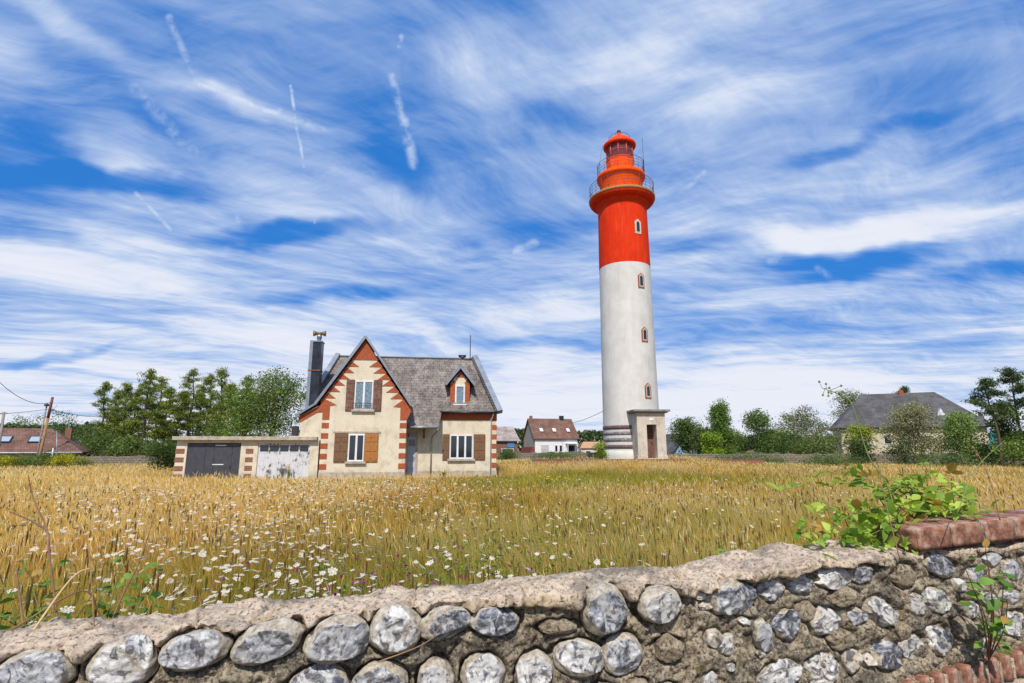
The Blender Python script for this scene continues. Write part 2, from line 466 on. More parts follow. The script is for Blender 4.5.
def lh_white():
    m, t, b = new_mat('lighthouse_white_paint')
    b.inputs['Roughness'].default_value = 0.75
    c = ramp(t, tnoise(t, 0.7, 8, 0.65), [(0.36, (0.66, 0.64, 0.60)), (0.64, (0.55, 0.53, 0.49))])
    s = tnoise(t, 1.1, 8, 0.72, stretch=(2.4, 2.4, 0.28))
    c = tmix(t, ramp(t, s, [(0.52, (0, 0, 0)), (0.70, (0.4,) * 3)]), c, (0.42, 0.37, 0.29))
    s2 = tnoise(t, 5.0, 8, 0.8)
    c = tmix(t, ramp(t, s2, [(0.60, (0, 0, 0)), (0.68, (0.5,) * 3)]), c, (0.34, 0.27, 0.20))
    t.links.new(c, b.inputs['Base Color']); bump(t, b, tnoise(t, 12, 6, 0.65), 0.02); return m
MT['lhw'] = lh_white()
def lh_red(name, a, bb):
    m, t, b = new_mat(name)
    b.inputs['Roughness'].default_value = 0.8; b.inputs['Specular IOR Level'].default_value = 0.15
    c = ramp(t, tnoise(t, 0.9, 8, 0.65), [(0.3, a), (0.72, bb)])
    s2 = tnoise(t, 3.0, 8, 0.75, stretch=(2, 2, 0.4))
    c = tmix(t, ramp(t, s2, [(0.52, (0, 0, 0)), (0.66, (0.55,) * 3)]), c, tuple(x * 0.55 + .01 for x in a))
    s3 = tnoise(t, 1.2, 9, 0.75, stretch=(3, 3, 0.25))
    c = tmix(t, ramp(t, s3, [(0.52, (0, 0, 0)), (0.66, (0.35,) * 3)]), c, (0.62, 0.16, 0.07))
    t.links.new(c, b.inputs['Base Color']); bump(t, b, tnoise(t, 14, 5), 0.01); return m
MT['lhr'] = lh_red('lighthouse_red_paint', (0.74, 0.038, 0.003), (0.60, 0.022, 0.002))
MT['lho'] = lh_red('lighthouse_orange_paint', (0.88, 0.10, 0.004), (0.80, 0.07, 0.003))
MT['leaf'] = leaf_mat('foliage')
MT['grass'] = leaf_mat('meadow_grass', 0.5, 0.75)
MT['bark'] = simple('bark', (0.13, 0.085, 0.055), (0.075, 0.05, 0.035), 4, 0.9, bmp=0.02)
MT['bark_pale'] = simple('pale_bark', (0.20, 0.15, 0.10), (0.11, 0.08, 0.055), 4, 0.9)

# ------------------------------------------------------------------ ground
def ground_h(x, y):
    x = np.asarray(x, dtype=float); y = np.asarray(y, dtype=float)
    h = (vnoise(x, y, 9.0, 3, 2) - 0.5) * 0.14
    d = np.sqrt((x - 8.0) ** 2 + ((y - 41.5) * 1.2) ** 2)
    h = h * np.clip(d / 10, 0, 1) + 0.72 * (1 - np.clip((d - 5) / 11, 0, 1) ** 0.8)
    d2 = np.sqrt(((x + 52) / 1.2) ** 2 + (y - 57) ** 2)
    h = h - 1.5 * (1 - np.clip((d2 - 8) / 9, 0, 1))
    return h
xs = np.concatenate([[-1500, -600, -250], np.linspace(-120, 120, 161), [250, 600, 1500]])
ys = np.concatenate([[-60, -20, -6], np.linspace(-2, 130, 110), [160, 220, 400, 900, 1800]])
GX, GY = np.meshgrid(xs, ys)
GZ = ground_h(GX, GY)
GV = np.stack([GX, GY, GZ], -1).reshape(-1, 3)
nx, ny = len(xs), len(ys)
ii, jj = np.meshgrid(np.arange(nx - 1), np.arange(ny - 1))
a = (jj * nx + ii).ravel()
GF = np.stack([a, a + 1, a + nx + 1, a + nx], 1)
gm, t, b = new_mat('dry_meadow_soil')
b.inputs['Roughness'].default_value = 0.95
c = ramp(t, tnoise(t, 0.22, 6, 0.6), [(0.3, (0.24, 0.15, 0.05)), (0.5, (0.17, 0.125, 0.04)), (0.7, (0.09, 0.085, 0.03))])
c = tmix(t, 0.6, c, ramp(t, tnoise(t, 9, 6, 0.7), [(0.3, (0.45, 0.4, 0.35)), (0.7, (1, 1, 1))]), 'MULTIPLY')
t.links.new(c, b.inputs['Base Color'])
bump(t, b, tnoise(t, 12, 6, 0.7), 0.08)
g = np_mesh('ground', GV, GF, gm, smooth=True); tag(g, kind='structure')

# ------------------------------------------------------------------ keeper's house
house = empty('keepers_house', (-9.46, 27.0, 0), R(8),
              "cream rendered house with red brick quoins, steep mottled roof and brown shutters", "house")
X0, X1 = 0.02, 4.14                       # front gable
AP = (1.93, 7.05)
# walls
w = MB()
# front gable with a hole-free face: windows sit proud in reveals
w.prism([(X0, -0.5), (X1, -0.5), (X1, 3.62), (AP[0], 6.85), (X0, 4.05)], 0.0, 5.0)
w.prism([(-0.99, 1.925), (X0 - 0.003, 1.925), (X0 - 0.003, 3.66), (-0.25, 3.62), (-0.99, 3.14)], 0.006, 4.6)
w.box(X1 + .003, 8.9, 1.5, 6.6, -0.5, 3.40)
w.prism([(-0.95, 2.7), (8.85, 2.7), (7.6, 6.6), (-0.1, 6.6)], 3.93, 4.07)
w.build('wall', MT['cream'], house)
# plinth
MB().box(X0 - .015, X1 + .015, -.03, 0.003, -.5, 0.38).box(X1 + .02, 8.93, 1.47, 1.503, -.5, 0.36).build('plinth', MT['concrete'], house)
# brick trim
q = MB()
def quoin(a0, a1, y, z0, n, dz, h):
    for k in range(n):
        q.box(a0, a1, y - .022, y + .2, z0 + k * dz, z0 + k * dz + h)
def qb(name, *a, par=None, m=None):
    return MB().box(*a).build(name, m or MT['brick'], par or house, .006)
def qp(name, poly, y0, y1): return MB().prism(poly, y0, y1).build(name, MT['brick'], house)
for k in range(5):
    qb('quoin', X0 - .006, 0.36, -.02, .1, 0.52 + k * 0.50, 0.52 + k * 0.50 + 0.26)
    qb('quoin', 3.82, X1 + .02, -.021, .5, 0.54 + k * 0.50, 0.54 + k * 0.50 + 0.26)
    qb('quoin', 8.66, 8.925, 1.478, 1.85, 0.52 + k * 0.50, 0.52 + k * 0.50 + 0.26)
qb('quoin', 8.66, 8.925, 1.477, 1.85, 3.0, 3.62)
# verge slopes
def vl(z): return AP[0] - (AP[1] - z) / 1.55        # inner left verge x at height z
def vr(z): return AP[0] + (AP[1] - z) / 1.45
qp('brick_gable_peak', [(vl(5.98) + .02, 5.98), (vr(5.98) - .02, 5.98), (AP[0], AP[1] - .04)], -.024, .1)
for k in range(6):
    zb = 5.63 - k * 0.325
    qp('brick_tooth', [(vl(zb) + .03, zb), (vl(zb) + .64, zb), (vl(zb + .31) + .03, zb + .31)], -.023, .1)
    qp('brick_tooth', [(vr(zb) - .74, zb), (vr(zb) - .04, zb), (vr(zb + .31) - .12, zb + .31)], -.023, .1)
qp('brick_verge', [(X0, 2.95), (0.36, 2.95), (0.36, 3.62), (0.66, 3.68), (vl(4.02) + .03, 4.02), (vl(3.9), 3.9), (-.10, 3.68), (X0 - .3, 3.52), (X0 - .3, 3.28), (X0, 3.32)], -.025, .1)
qp('brick_verge', [(3.82, 2.95), (X1 + .02, 2.95), (X1 + .28, 3.5), (vr(3.75) - .03, 3.75), (vr(4.02) - .03, 4.02), (3.48, 3.62), (3.82, 3.58)], -.026, .1)
qp('brick_verge', [(-1.06, 2.78), (X0 - .3, 3.27), (X0 - .3, 3.52), (-1.12, 3.08)], -.024, .12)
qb('brick_band', 5.74, 8.658, 1.462, 1.6, 3.04, 3.40)                       # brick band under the wing eave

# main roof
EY, EZ, RY, RZ = 1.22, 3.42, 4.0, 6.80
rf = MB()
rf.slab([(-1.12, EY, EZ), (8.98, EY, EZ), (7.72, RY, RZ), (-0.12, RY, RZ)], .07)
rf.slab([(8.98, 6.78, EZ), (-1.12, 6.78, EZ), (-0.12, RY, RZ), (7.72, RY, RZ)], .07)
rf.slab([(8.99, EY, EZ), (8.99, 6.78, EZ), (7.74, RY, RZ)], .07)
rf.slab([(-1.13, 6.78, EZ), (-1.13, EY, EZ), (-0.14, RY, RZ)], .07)
# catslide over the door
sl = (RZ - EZ) / (RY - EY)
rf.slab([(3.2, .46, 2.60), (5.78, .46, 2.60), (5.98, EY + .35, EZ + .35 * sl + .06), (3.2, EY + .35, EZ + .35 * sl + .06)], .06)
roof = rf.build('roof', MT['roof'], house)
# front gable roof
gr = MB()
gr.slab([(-.30, -.14, 3.72), (AP[0], -.14, 7.14), (AP[0], 4.2, 7.14), (-.30, 4.2, 3.72)][::-1], .07)
gr.slab([(4.32, -.14, 3.62), (AP[0] + .002, -.14, 7.14), (AP[0] + .002, 4.2, 7.14), (4.32, 4.2, 3.62)], .07)
gr.slab([(-1.16, -.14, 3.14), (-.30, -.14, 3.715), (-.30, 2.1, 3.715), (-1.16, 2.1, 3.14)][::-1], .06)
MBr = gr.build('roof_slope', MT['roof'], house)
# zinc verges
vz = MB()
def bar(p0, p1, w_, h_):
    p0, p1 = Vector(p0), Vector(p1); d = (p1 - p0).normalized(); s_ = Vector((0, 1, 0)) if abs(d.y) < .5 else Vector((1, 0, 0))
    s_ = (s_ - d * s_.dot(d)).normalized(); u_ = d.cross(s_).normalized()
    if u_.z < 0: u_ = -u_
    v = []
    for p in (p0, p1):
        for i, j in ((-1, -1), (1, -1), (1, 1), (-1, 1)): v.append(p + s_ * w_ / 2 * i + u_ * h_ / 2 * j)
    vz.add(v, [(0, 3, 2, 1), (4, 5, 6, 7), (0, 1, 5, 4), (1, 2, 6, 5), (2, 3, 7, 6), (3, 0, 4, 7)])
bar((-.33, -.17, 3.72), (AP[0], -.17, 7.18), .10, .13); bar((4.37, -.17, 3.66), (AP[0], -.171, 7.20), .10, .10)
bar((-1.2, -.17, 3.13), (-.31, -.172, 3.72), .10, .10)
bar((-1.2, EY - .05, EZ - .0), (-.12, RY, RZ + .1), .26, .24)
bar((9.06, EY - .05, EZ + .05), (7.84, RY, RZ + .16), .30, .26)
bar((-.1, RY, RZ + .03), (7.7, RY, RZ + .03), .16, .05)
vz.build('zinc_verge', MT['zinc'], house)
# slate-hung strip inside the right verge
st = MB()
for k in range(22):
    f0, f1 = k / 22, (k + 1.25) / 22
    A = Vector((8.78, EY - .03, EZ + .02)); B_ = Vector((7.60, RY, RZ + .05))
    p0, p1 = A.lerp(B_, f0), A.lerp(B_, min(f1, 1))
    st.add([p0 + Vector((-.0, -.05, .10)), p0 + Vector((.20, -.07, .13)), p1 + Vector((.20, .0, .12)), p1 + Vector((0, 0, .06))], [(0, 1, 2, 3)])
    st.add([p0 + Vector((-.0, -.05, .10)), p0 + Vector((.20, -.07, .13)), p0 + Vector((.20, -.02, .02)), p0 + Vector((0, 0, 0))], [(3, 2, 1, 0)])
st.build('slate_strip', MT['slate_dark'], house)
# gutters and downpipes
MB().tube([(3.9, .44, 2.60), (5.83, .44, 2.60)], .055, 8).build('gutter', MT['zinc'], house)
MB().tube([(5.80, EY - .03, 3.43), (8.98, EY - .03, 3.43)], .055, 8).build('gutter', MT['zinc_dark'], house)
MB().tube([(5.76, .44, 2.56), (5.70, .55, 2.42), (5.44, 1.40, 2.12), (5.42, 1.44, 1.9), (5.42, 1.44, 0.0)], .04, 8).build('downpipe', MT['concrete'], house)
MB().tube([(8.72, EY, 3.40), (8.66, 1.35, 3.2), (8.6, 1.43, 3.05), (8.6, 1.43, 0.0)], .035, 8).build('downpipe', MT['white'], house)
MB().prism([(4.98, 2.06), (5.06, 2.06), (5.06, 2.56), (4.98, 2.56)], 1.36, 1.5).box(4.985, 5.055, .6, 1.36, 2.48, 2.555).tube([(5.02, 1.4, 2.1), (5.02, .75, 2.47)], .035, 6).build('bracket', MT['shutter_dark'], house)
# windows
def window(name, a0, a1, z0, z1, y, bars, mat_pane, sill=True, rail=None):
    f = MB()
    t_ = .055
    f.box(a0, a1, y - .05, y + .02, z1 - t_, z1); f.box(a0, a1, y - .05, y + .02, z0, z0 + t_ * 1.3)
    f.box(a0, a0 + t_, y - .05, y + .02, z0 + t_ * 1.3, z1 - t_); f.box(a1 - t_, a1, y - .05, y + .02, z0 + t_ * 1.3, z1 - t_)
    for k in range(1, bars):
        c = a0 + (a1 - a0) * k / bars
        f.box(c - .05, c + .05, y - .046, y + .02, z0 + t_ * 1.3, z1 - t_)
    root = f.build('window', MT['white'], house, .006)
    MB().box(a0 + t_, a1 - t_, y - .02, y + .01, z0 + t_ * 1.3, z1 - t_).build('pane', mat_pane, root)
    if sill:
        MB().box(a0 - .12, a1 + .12, y - .14, y + .02, z0 - .10, z0 - .005).build('sill', MT['concrete'], root)
    if rail:
        r_ = MB()
        for k in range(9): r_.tube([(a0 + .05 + (a1 - a0 - .1) * k / 8, y - .12, z0 + .02), (a0 + .05 + (a1 - a0 - .1) * k / 8, y - .12, z0 + .32)], .009, 4)
        for zz in (.06, .32): r_.tube([(a0, y - .12, z0 + zz), (a1, y - .12, z0 + zz)], .012, 4)
        r_.build('rail', MT['iron'], root)
    return root
window('window', 1.53, 2.42, 3.45, 4.90, 0, 2, MT['curtain'], rail=True)
window('window', 1.36, 2.12, 0.90, 2.22, 0, 2, MT['pane'])
window('window', 6.40, 7.63, 0.98, 2.24, 1.5, 3, MT['pane'])
def shutter(a0, a1, z0, z1, y, m, label=None, tilt=0.05):
    s_ = MB()
    s_.box(a0, a1, y - .05, y - .015, z0, z1)
    n = 3
    for i in range(2):
        c0 = a0 + (a1 - a0) * (i * .5) + .035; c1 = a0 + (a1 - a0) * (i * .5 + .5) - .035
        for k in range(n):
            h = (z1 - z0) / n
            s_.box(c0, c1, y - .068, y - .05, z0 + k * h + .05, z0 + (k + 1) * h - .05)
    for zz in (z0 + .16, z1 - .2): s_.box(a0 + .01, a1 - .01, y - .076, y - .069, zz, zz + .035)
    o = s_.build('shutter', m, house, .006)
    if label: o['label'] = label
shutter(1.10, 1.50, 3.38, 4.96, 0, MT['shutter_dark'], 'dark worn brown shutter left of the upper window')
shutter(2.45, 2.86, 3.38, 4.96, 0, MT['shutter_dark'], 'dark worn brown shutter right of the upper window')
shutter(0.68, 1.32, 0.86, 2.27, 0, MT['shutter'])
shutter(2.14, 2.80, 0.87, 2.27, 0, MT['shutter_orange'], 'orange varnished wooden shutter on the ground floor')
shutter(6.02, 6.37, 0.92, 2.28, 1.5, MT['shutter'])
shutter(7.68, 8.30, 0.92, 2.28, 1.5, MT['shutter'])
MB().box(.6, 2.9, -.03, .01, 2.30, 2.37).build('lintel', MT['concrete'], house)
# front door
d = MB().box(4.17, 4.62, 1.46, 1.51, 0.0, 2.08)
for zz in (.12, .50, .88, 1.26): d.box(4.22, 4.57, 1.44, 1.462, zz, zz + .32)
dr = d.build('door', simple('shaded_white_door_paint', (.46, .48, .52), (.38, .40, .44), 3, .6), house, .005)  # white door, with its shade put into the grey base colour
MB().box(4.23, 4.56, 1.436, 1.461, 1.66, 1.98).build('pane', MT['pane'], dr)
MB().box(4.17, 4.62, 1.47, 1.503, 2.13, 2.28).build('transom', MT['pane'], dr)
MB().tube([(4.56, 1.45, 1.05), (4.56, 1.38, 1.05), (4.48, 1.38, 1.05)], .012, 6).build('handle', MT['iron'], dr)
MB().box(4.63, 4.70, 1.43, 1.52, 0, 2.36).box(4.17, 4.63, 1.43, 1.52, 2.29, 2.36).build('door_frame', MT['concrete'], house)
# dormer
DA, DB, DY = 6.38, 7.42, 1.74
dm = MB().prism([(DA, 3.75), (DB, 3.75), (DB, 5.10), ((DA + DB) / 2, 5.75), (DA, 5.10)], DY, 3.6)
dor = dm.build('dormer', MT['cream'], house)
MB().box(DA - .01, DA + .24, DY - .025, DY + .4, 3.9, 5.05).box(DB - .24, DB + .01, DY - .025, DY + .4, 3.9, 5.05).prism([(DA + .3, 5.4), (DB - .3, 5.4), ((DA + DB) / 2, 5.74)], DY - .022, DY + .1)\
    .prism([(DA, 5.08), (DA + .3, 5.08), (DA + .12, 5.28)], DY - .022, DY + .1).prism([(DB - .3, 5.08), (DB, 5.08), (DB - .12, 5.28)], DY - .022, DY + .1).build('brick_trim', MT['brick'], dor)
dz = MB()
cm = (DA + DB) / 2
dz.slab([(DA - .26, DY - .22, 4.98), (cm, DY - .22, 5.94), (cm, 3.7, 5.94), (DA - .26, 3.7, 4.98)][::-1], .05)
dz.slab([(DB + .26, DY - .22, 4.98), (cm + .002, DY - .22, 5.94), (cm + .002, 3.7, 5.94), (DB + .26, 3.7, 4.98)], .05)
dz.build('dormer_roof', MT['slate_dark'], dor)
vz = MB(); bar((DA - .28, DY - .24, 4.96), (cm, DY - .24, 5.97), .08, .13); bar((DB + .28, DY - .24, 4.96), (cm, DY - .241, 5.97), .08, .13)
vz.build('dormer_verge', MT['zinc'], dor)
f = MB().box(6.64, 6.71, DY - .05, DY + .01, 3.92, 4.95).box(7.09, 7.16, DY - .05, DY + .01, 3.92, 4.95).box(6.71, 7.09, DY - .05, DY + .01, 4.88, 4.95).box(6.71, 7.09, DY - .05, DY + .01, 3.92, 4.0).box(6.54, 7.26, DY - .16, DY, 3.84, 3.915)
wd = f.build('dormer_window', MT['white'], dor)
MB().box(6.71, 7.09, DY - .02, DY + .004, 4.0, 4.88).build('pane', MT['curtain'], wd)
# chimney flue, metal clad
ch = MB()
ch.box(-1.02, -.46, .95, 1.60, 3.1, 7.05)
cho = ch.build('chimney', MT['zinc_dark'], house, .01)
MB().box(-1.04, -.88, .92, 1.0, 3.2, 7.06).box(-1.04, -.43, .93, 1.63, 7.052, 7.12).build('corner_cladding', MT['zinc'], cho)
MB().box(-1.06, -.42, .90, 1.65, 5.50, 5.56).build('band', MT['rust'], cho)
MB().tube([(-.66, 1.27, 7.1), (-.66, 1.27, 7.40)], .11, 12).tube([(-.66, 1.27, 7.28), (-.66, 1.27, 7.48)], .13, 12).build('pot', MT['zinc'], cho)
MB().tube([(-.97, 1.27, 7.56), (-.80, 1.27, 7.56)], [.16, .09], 10).tube([(-.52, 1.27, 7.56), (-.35, 1.27, 7.56)], [.09, .16], 10).tube([(-.8, 1.27, 7.56), (-.52, 1.27, 7.56)], .08, 8).build('cowl', simple('brass_cowl', (.30, .19, .06), (.18, .12, .05), 8, .6, .4), cho)
MB().tube([(7.56, 3.9, 6.8), (7.56, 3.9, 8.25)], .028, 6).build('mast', MT['iron'], house)
MB().tube([(7.1, 4.1, 6.8), (7.1, 4.1, 7.0)], .2, 12).box(6.87, 7.33, 3.9, 4.3, 6.98, 7.03).build('roof_vent', MT['iron'], house)
MB().box(-1.5, -1.22, .45, .75, 2.15, 2.62).build('vent_pipe', MT['iron'], house)

# ------------------------------------------------------------------ garage (its own building against the house)
gar = empty('garage', (-9.46, 27.0, 0), R(8), "low flat-roofed cream garage with one black and one peeling white door", "garage")
gw = MB()
def wallrect(a0, a1, z0, z1): gw.box(a0, a1, -.02, .14, z0, z1)
wallrect(-6.56, -6.08, -.5, 1.92); wallrect(-3.66, -2.88, -.5, 1.92); wallrect(-.46, -.05, -.5, 1.92)
wallrect(-6.077, -3.663, 1.80, 1.92); wallrect(-2.877, -.463, 1.77, 1.92)
gw.box(-6.56, -6.40, .143, 5.2, -.5, 1.92).box(-6.397, -.99, 5.05, 5.2, -.5, 1.92)
gw.build('wall', MT['cream'], gar)
MB().box(-6.70, -.12, -.26, 5.35, 1.925, 2.10).build('roof_slab', MT['concrete'], gar, .012)
for k in range(3):
    qb('quoin', -6.575, -6.18, -.04, .1, .50 + k * .40, .50 + k * .40 + .22, par=gar, m=MT['brick_old'])
    qb('quoin', -3.42, -3.08, -.042, .0, .50 + k * .40, .50 + k * .40 + .22, par=gar, m=MT['brick_old'])
for a0, a1 in ((-6.575, -6.18), (-3.42, -3.08)): qb('quoin', a0, a1, -.041, .0, .12, .34, par=gar, m=MT['brick_old'])
d1 = MB()
for a0, a1 in ((-6.07, -5.27), (-5.262, -4.88), (-4.872, -4.06), (-4.052, -3.67)): d1.box(a0, a1, .03, .08, 0, 1.79)
g1 = d1.build('garage_door', MT['darkdoor'], gar, .004); g1['label'] = 'black panelled garage door'
MB().box(-4.85, -4.35, .015, .03, 1.66, 1.70).build('hinge', MT['white'], g1); MB().box(-4.9, -4.4, .015, .03, .76, .80).build('hinge', MT['white'], g1)
MB().box(-4.12, -4.06, .0, .03, .60, .72).build('handle', MT['iron'], g1)
d2 = MB()
for k in range(8): d2.box(-2.87 + k * .3, -2.87 + k * .3 + .295, .04, .08, 0, 1.34)
for k in range(6): d2.box(-2.87 + k * .466, -2.87 + k * .466 + .07, .035, .08, 1.34, 1.76)
d2.box(-2.87, -.47, .034, .081, 1.70, 1.765).box(-2.87, -.47, .033, .081, 1.32, 1.38)
g2 = d2.build('garage_door', MT['peel'], gar); g2['label'] = 'white garage door with peeling paint and small panes'
for k in range(5): MB().box(-2.80 + k * .466, -2.80 + k * .466 + .394, .05, .07, 1.381, 1.70).build('pane', MT['pane'], g2)

# ------------------------------------------------------------------ lighthouse
lh = empty('lighthouse', (8.98, 41.0, 0), 0, "tall white lighthouse with a red upper part, galleries and glazed lantern", "lighthouse")
MB().lathe([(2.12, 0.3), (2.10, 1.5), (2.05, 8.0), (1.99, 15.50)], 72).build('tower_shaft', MT['lhw'], lh)
MB().lathe([(2.26, 0.2), (2.26, 0.95), (2.20, 1.30), (2.125, 1.36)], 72).build('plinth', MT['lhw'], lh)
stp = simple('flint_band', (0.12, 0.065, 0.07), (0.30, 0.24, 0.24), 9, 0.7, lo=0.52, hi=0.75, bmp=0.02)
stp2 = simple('grey_flint_band', (0.15, 0.135, 0.15), (0.5, 0.47, 0.47), 9, 0.7, lo=0.45, hi=0.75, bmp=0.02)
for z0, z1, m_ in ((1.48, 1.76, stp), (1.99, 2.26, stp2), (2.46, 2.70, stp2), (2.87, 3.15, stp)):
    MB().lathe([(2.09, z0), (2.125, z0 + .01), (2.118, z1 - .01), (2.08, z1)], 72).build('stone_band', m_, lh)
MB().lathe([(2.00, 15.503), (2.005, 15.55), (1.95, 20.2), (1.95, 20.58), (2.02, 20.62), (2.03, 20.72), (2.09, 20.76), (2.10, 20.85), (2.16, 20.88)], 72).build('red_shaft', MT['lhr'], lh)
MB().lathe([(2.16, 20.88), (2.30, 20.91), (2.46, 20.98), (2.56, 21.09), (2.605, 21.20), (2.61, 21.24)], 72).build('gallery_cove', MT['lhr'], lh)
gal = MB().lathe([(2.60, 21.242), (2.645, 21.25), (2.655, 21.46), (2.63, 21.48), (1.5, 21.49)], 72).build('gallery', simple('ochre_concrete', (0.42, 0.22, 0.07), (0.30, 0.17, 0.07), 6, .9), lh)
def railing(r, z, h, name, n=26, rings=4, parent=lh, m=MT['rust']):
    rr = MB()
    for k in range(n):
        a = 2 * math.pi * k / n
        rr.tube([(r * math.cos(a), r * math.sin(a), z), (r * math.cos(a), r * math.sin(a), z + h)], .015, 5)
    for j in range(1, rings + 1):
        zz = z + h * j / rings
        pts = [(r * math.cos(2 * math.pi * k / 48), r * math.sin(2 * math.pi * k / 48), zz) for k in range(49)]
        rr.tube(pts, 0.013 if j < rings else .02, 5, cap=False)
    return rr.build(name, m, parent)
railm = simple('violet_grey_rail', (0.16, 0.08, 0.11), None, 4, .5, .3)
railing(2.57, 21.48, 1.05, 'railing', 26, 4, lh, railm)
MB().lathe([(1.74, 21.45), (1.72, 22.95), (1.80, 23.05), (1.93, 23.14), (1.96, 23.25), (1.96, 23.42), (1.92, 23.46), (1.0, 23.47)], 72).build('watch_room', MT['lho'], lh)
railing(1.90, 23.46, 1.0, 'railing', 20, 4, lh, railm)
MB().lathe([(1.17, 23.45), (1.16, 24.78), (1.20, 24.80), (1.20, 24.86), (1.1, 24.87)], 10, smooth=False).build('lantern_base', MT['lho'], lh)
# lantern glazing: dark red tinted panes with orange glazing bars
NL = 10
redglass, t_, b_ = new_mat('tinted_lantern_glass')
b_.inputs['Base Color'].default_value = (0.55, 0.18, 0.22, 1); b_.inputs['Roughness'].default_value = 0.08
b_.inputs['Transmission Weight'].default_value = 0.75; b_.inputs['IOR'].default_value = 1.1
MB().lathe([(1.09, 24.86), (1.09, 26.12)], NL, smooth=False).build('lantern_glass', redglass, lh)
gb = MB()
for k in range(NL):
    a = 2 * math.pi * k / NL
    gb.tube([(1.1 * math.cos(a), 1.1 * math.sin(a), 24.85), (1.1 * math.cos(a), 1.1 * math.sin(a), 26.15)], .045, 6)
    a2 = 2 * math.pi * (k + .5) / NL
pts = [(1.1 * math.cos(2 * math.pi * k / NL), 1.1 * math.sin(2 * math.pi * k / NL), 25.50) for k in range(NL + 1)]
gb.tube(pts, .03, 5, cap=False)
gb.build('glazing_bars', simple('pinkish_bars', (0.5, 0.09, 0.05), None, 3, .5), lh)
MB().lathe([(0.02, 25.0), (.28, 25.05), (.42, 25.3), (.46, 25.5), (.42, 25.7), (.28, 25.95), (.02, 26.0)], 24).build('lamp_lens', glass_mat('lens_glass', (0.25, 0.05, 0.06)), lh)
MB().lathe([(.02, 23.5), (.5, 23.5), (.5, 24.9), (.02, 24.95)], 16).build('lamp_pedestal', MT['lhr'], lh)
MB().lathe([(1.08, 26.12), (1.24, 26.08), (1.33, 26.13), (1.35, 26.22), (1.33, 26.34), (1.22, 26.42), (1.08, 26.50), (.88, 26.78), (.55, 27.0), (.26, 27.10), (.19, 27.14), (.19, 27.46), (.02, 27.52)], 48).build('lantern_roof', lh_red('lantern_roof_paint', (0.80, 0.065, 0.006), (0.70, 0.05, 0.01)), lh)
MB().lathe([(.15, 27.50), (.18, 27.58), (.13, 27.72), (.02, 27.78)], 16).build('vent_ball', MT['iron'], lh)
pr = MB()
pr.tube([(.85 * math.cos(2 * math.pi * k / 24), .85 * math.sin(2 * math.pi * k / 24), 27.02) for k in range(25)], .02, 4, cap=False)
for k in range(12):
    a = 2 * math.pi * k / 12; pr.tube([(.85 * math.cos(a), .85 * math.sin(a), 26.75), (.85 * math.cos(a), .85 * math.sin(a), 27.02)], .015, 4)
pr.build('roof_rail', MT['rust'], lh)
# antenna, stays and door/windows of the watch room
MB().tube([(1.88, -.25, 23.5), (1.88, -.25, 24.9)], .05, 6).tube([(1.88, -.25, 24.9), (1.88, -.25, 26.9)], .014, 4).build('antenna', MT['iron'], lh)
MB().tube([(-1.45, -.3, 26.2), (-1.9, -.4, 23.9)], .012, 4).build('stay_wire', MT['iron'], lh)
def shaft_r(z): return 2.10 - (z - 1.5) * (0.11 / 14) if z < 15.5 else 2.0 - (z - 15.5) * .055 / 4.4
surm = simple('cream_window_surround', (.56, .50, .40), (.45, .40, .32), 8, .8)
def lh_window(dxp, z0, z1, frame_mat, w_=.24):
    r = shaft_r((z0 + z1) / 2)
    ang = math.asin(dxp / r)
    root_m = MB()
    def arch(ww, zz0, zz1, n=6):
        p = [(-ww, zz0), (ww, zz0), (ww, zz1 - ww * .9)]
        p.append((0, zz1))
        p.append((-ww, zz1 - ww * .9)); return p
    root_m.prism(arch(w_ + .03, z0 - .03, z1 + .06), -.05, .12)
    o = root_m.build('window', frame_mat, lh)
    o.location = (r * math.sin(ang), -r * math.cos(ang), 0); o.rotation_euler = (0, 0, ang)
    MB().prism(arch(w_ - .05, z0 + .05, z1 - .04), -.06, -.051).build('surround', surm, o)
    MB().prism(arch(w_ - .11, z0 + .14, z1 - .15), -.068, -.061).build('pane', MT['pane'], o)
redfr = simple('red_brick_surround', (0.36, 0.10, 0.06), None, 8, .8)
for px, z0, z1, fm in ((637.3, 17.80, 18.93, simple('cream_surround', (0.66, 0.58, 0.42), None, 6, .8)), (640.5, 13.45, 14.55, redfr), (644.0, 9.30, 10.35, redfr), (647.3, 5.10, 6.15, redfr)):
    D = 39.3
    yv = {637.3: 226, 640.5: 280, 644.0: 334, 647.3: 390}[px]
    lh_window(q_of(px, yv)[0] * D - 8.98, z0, z1, fm)
for a_, w0 in ((R(-62), .36), (R(-118), .25)):
    o = MB().box(-w0, w0, -.03, .1, 21.47, 21.47 + .42).build('vent_door', MT['zinc'], lh)
    o.location = (1.73 * math.cos(a_), 1.73 * math.sin(a_), 0); o.rotation_euler = (0, 0, a_ + R(90))
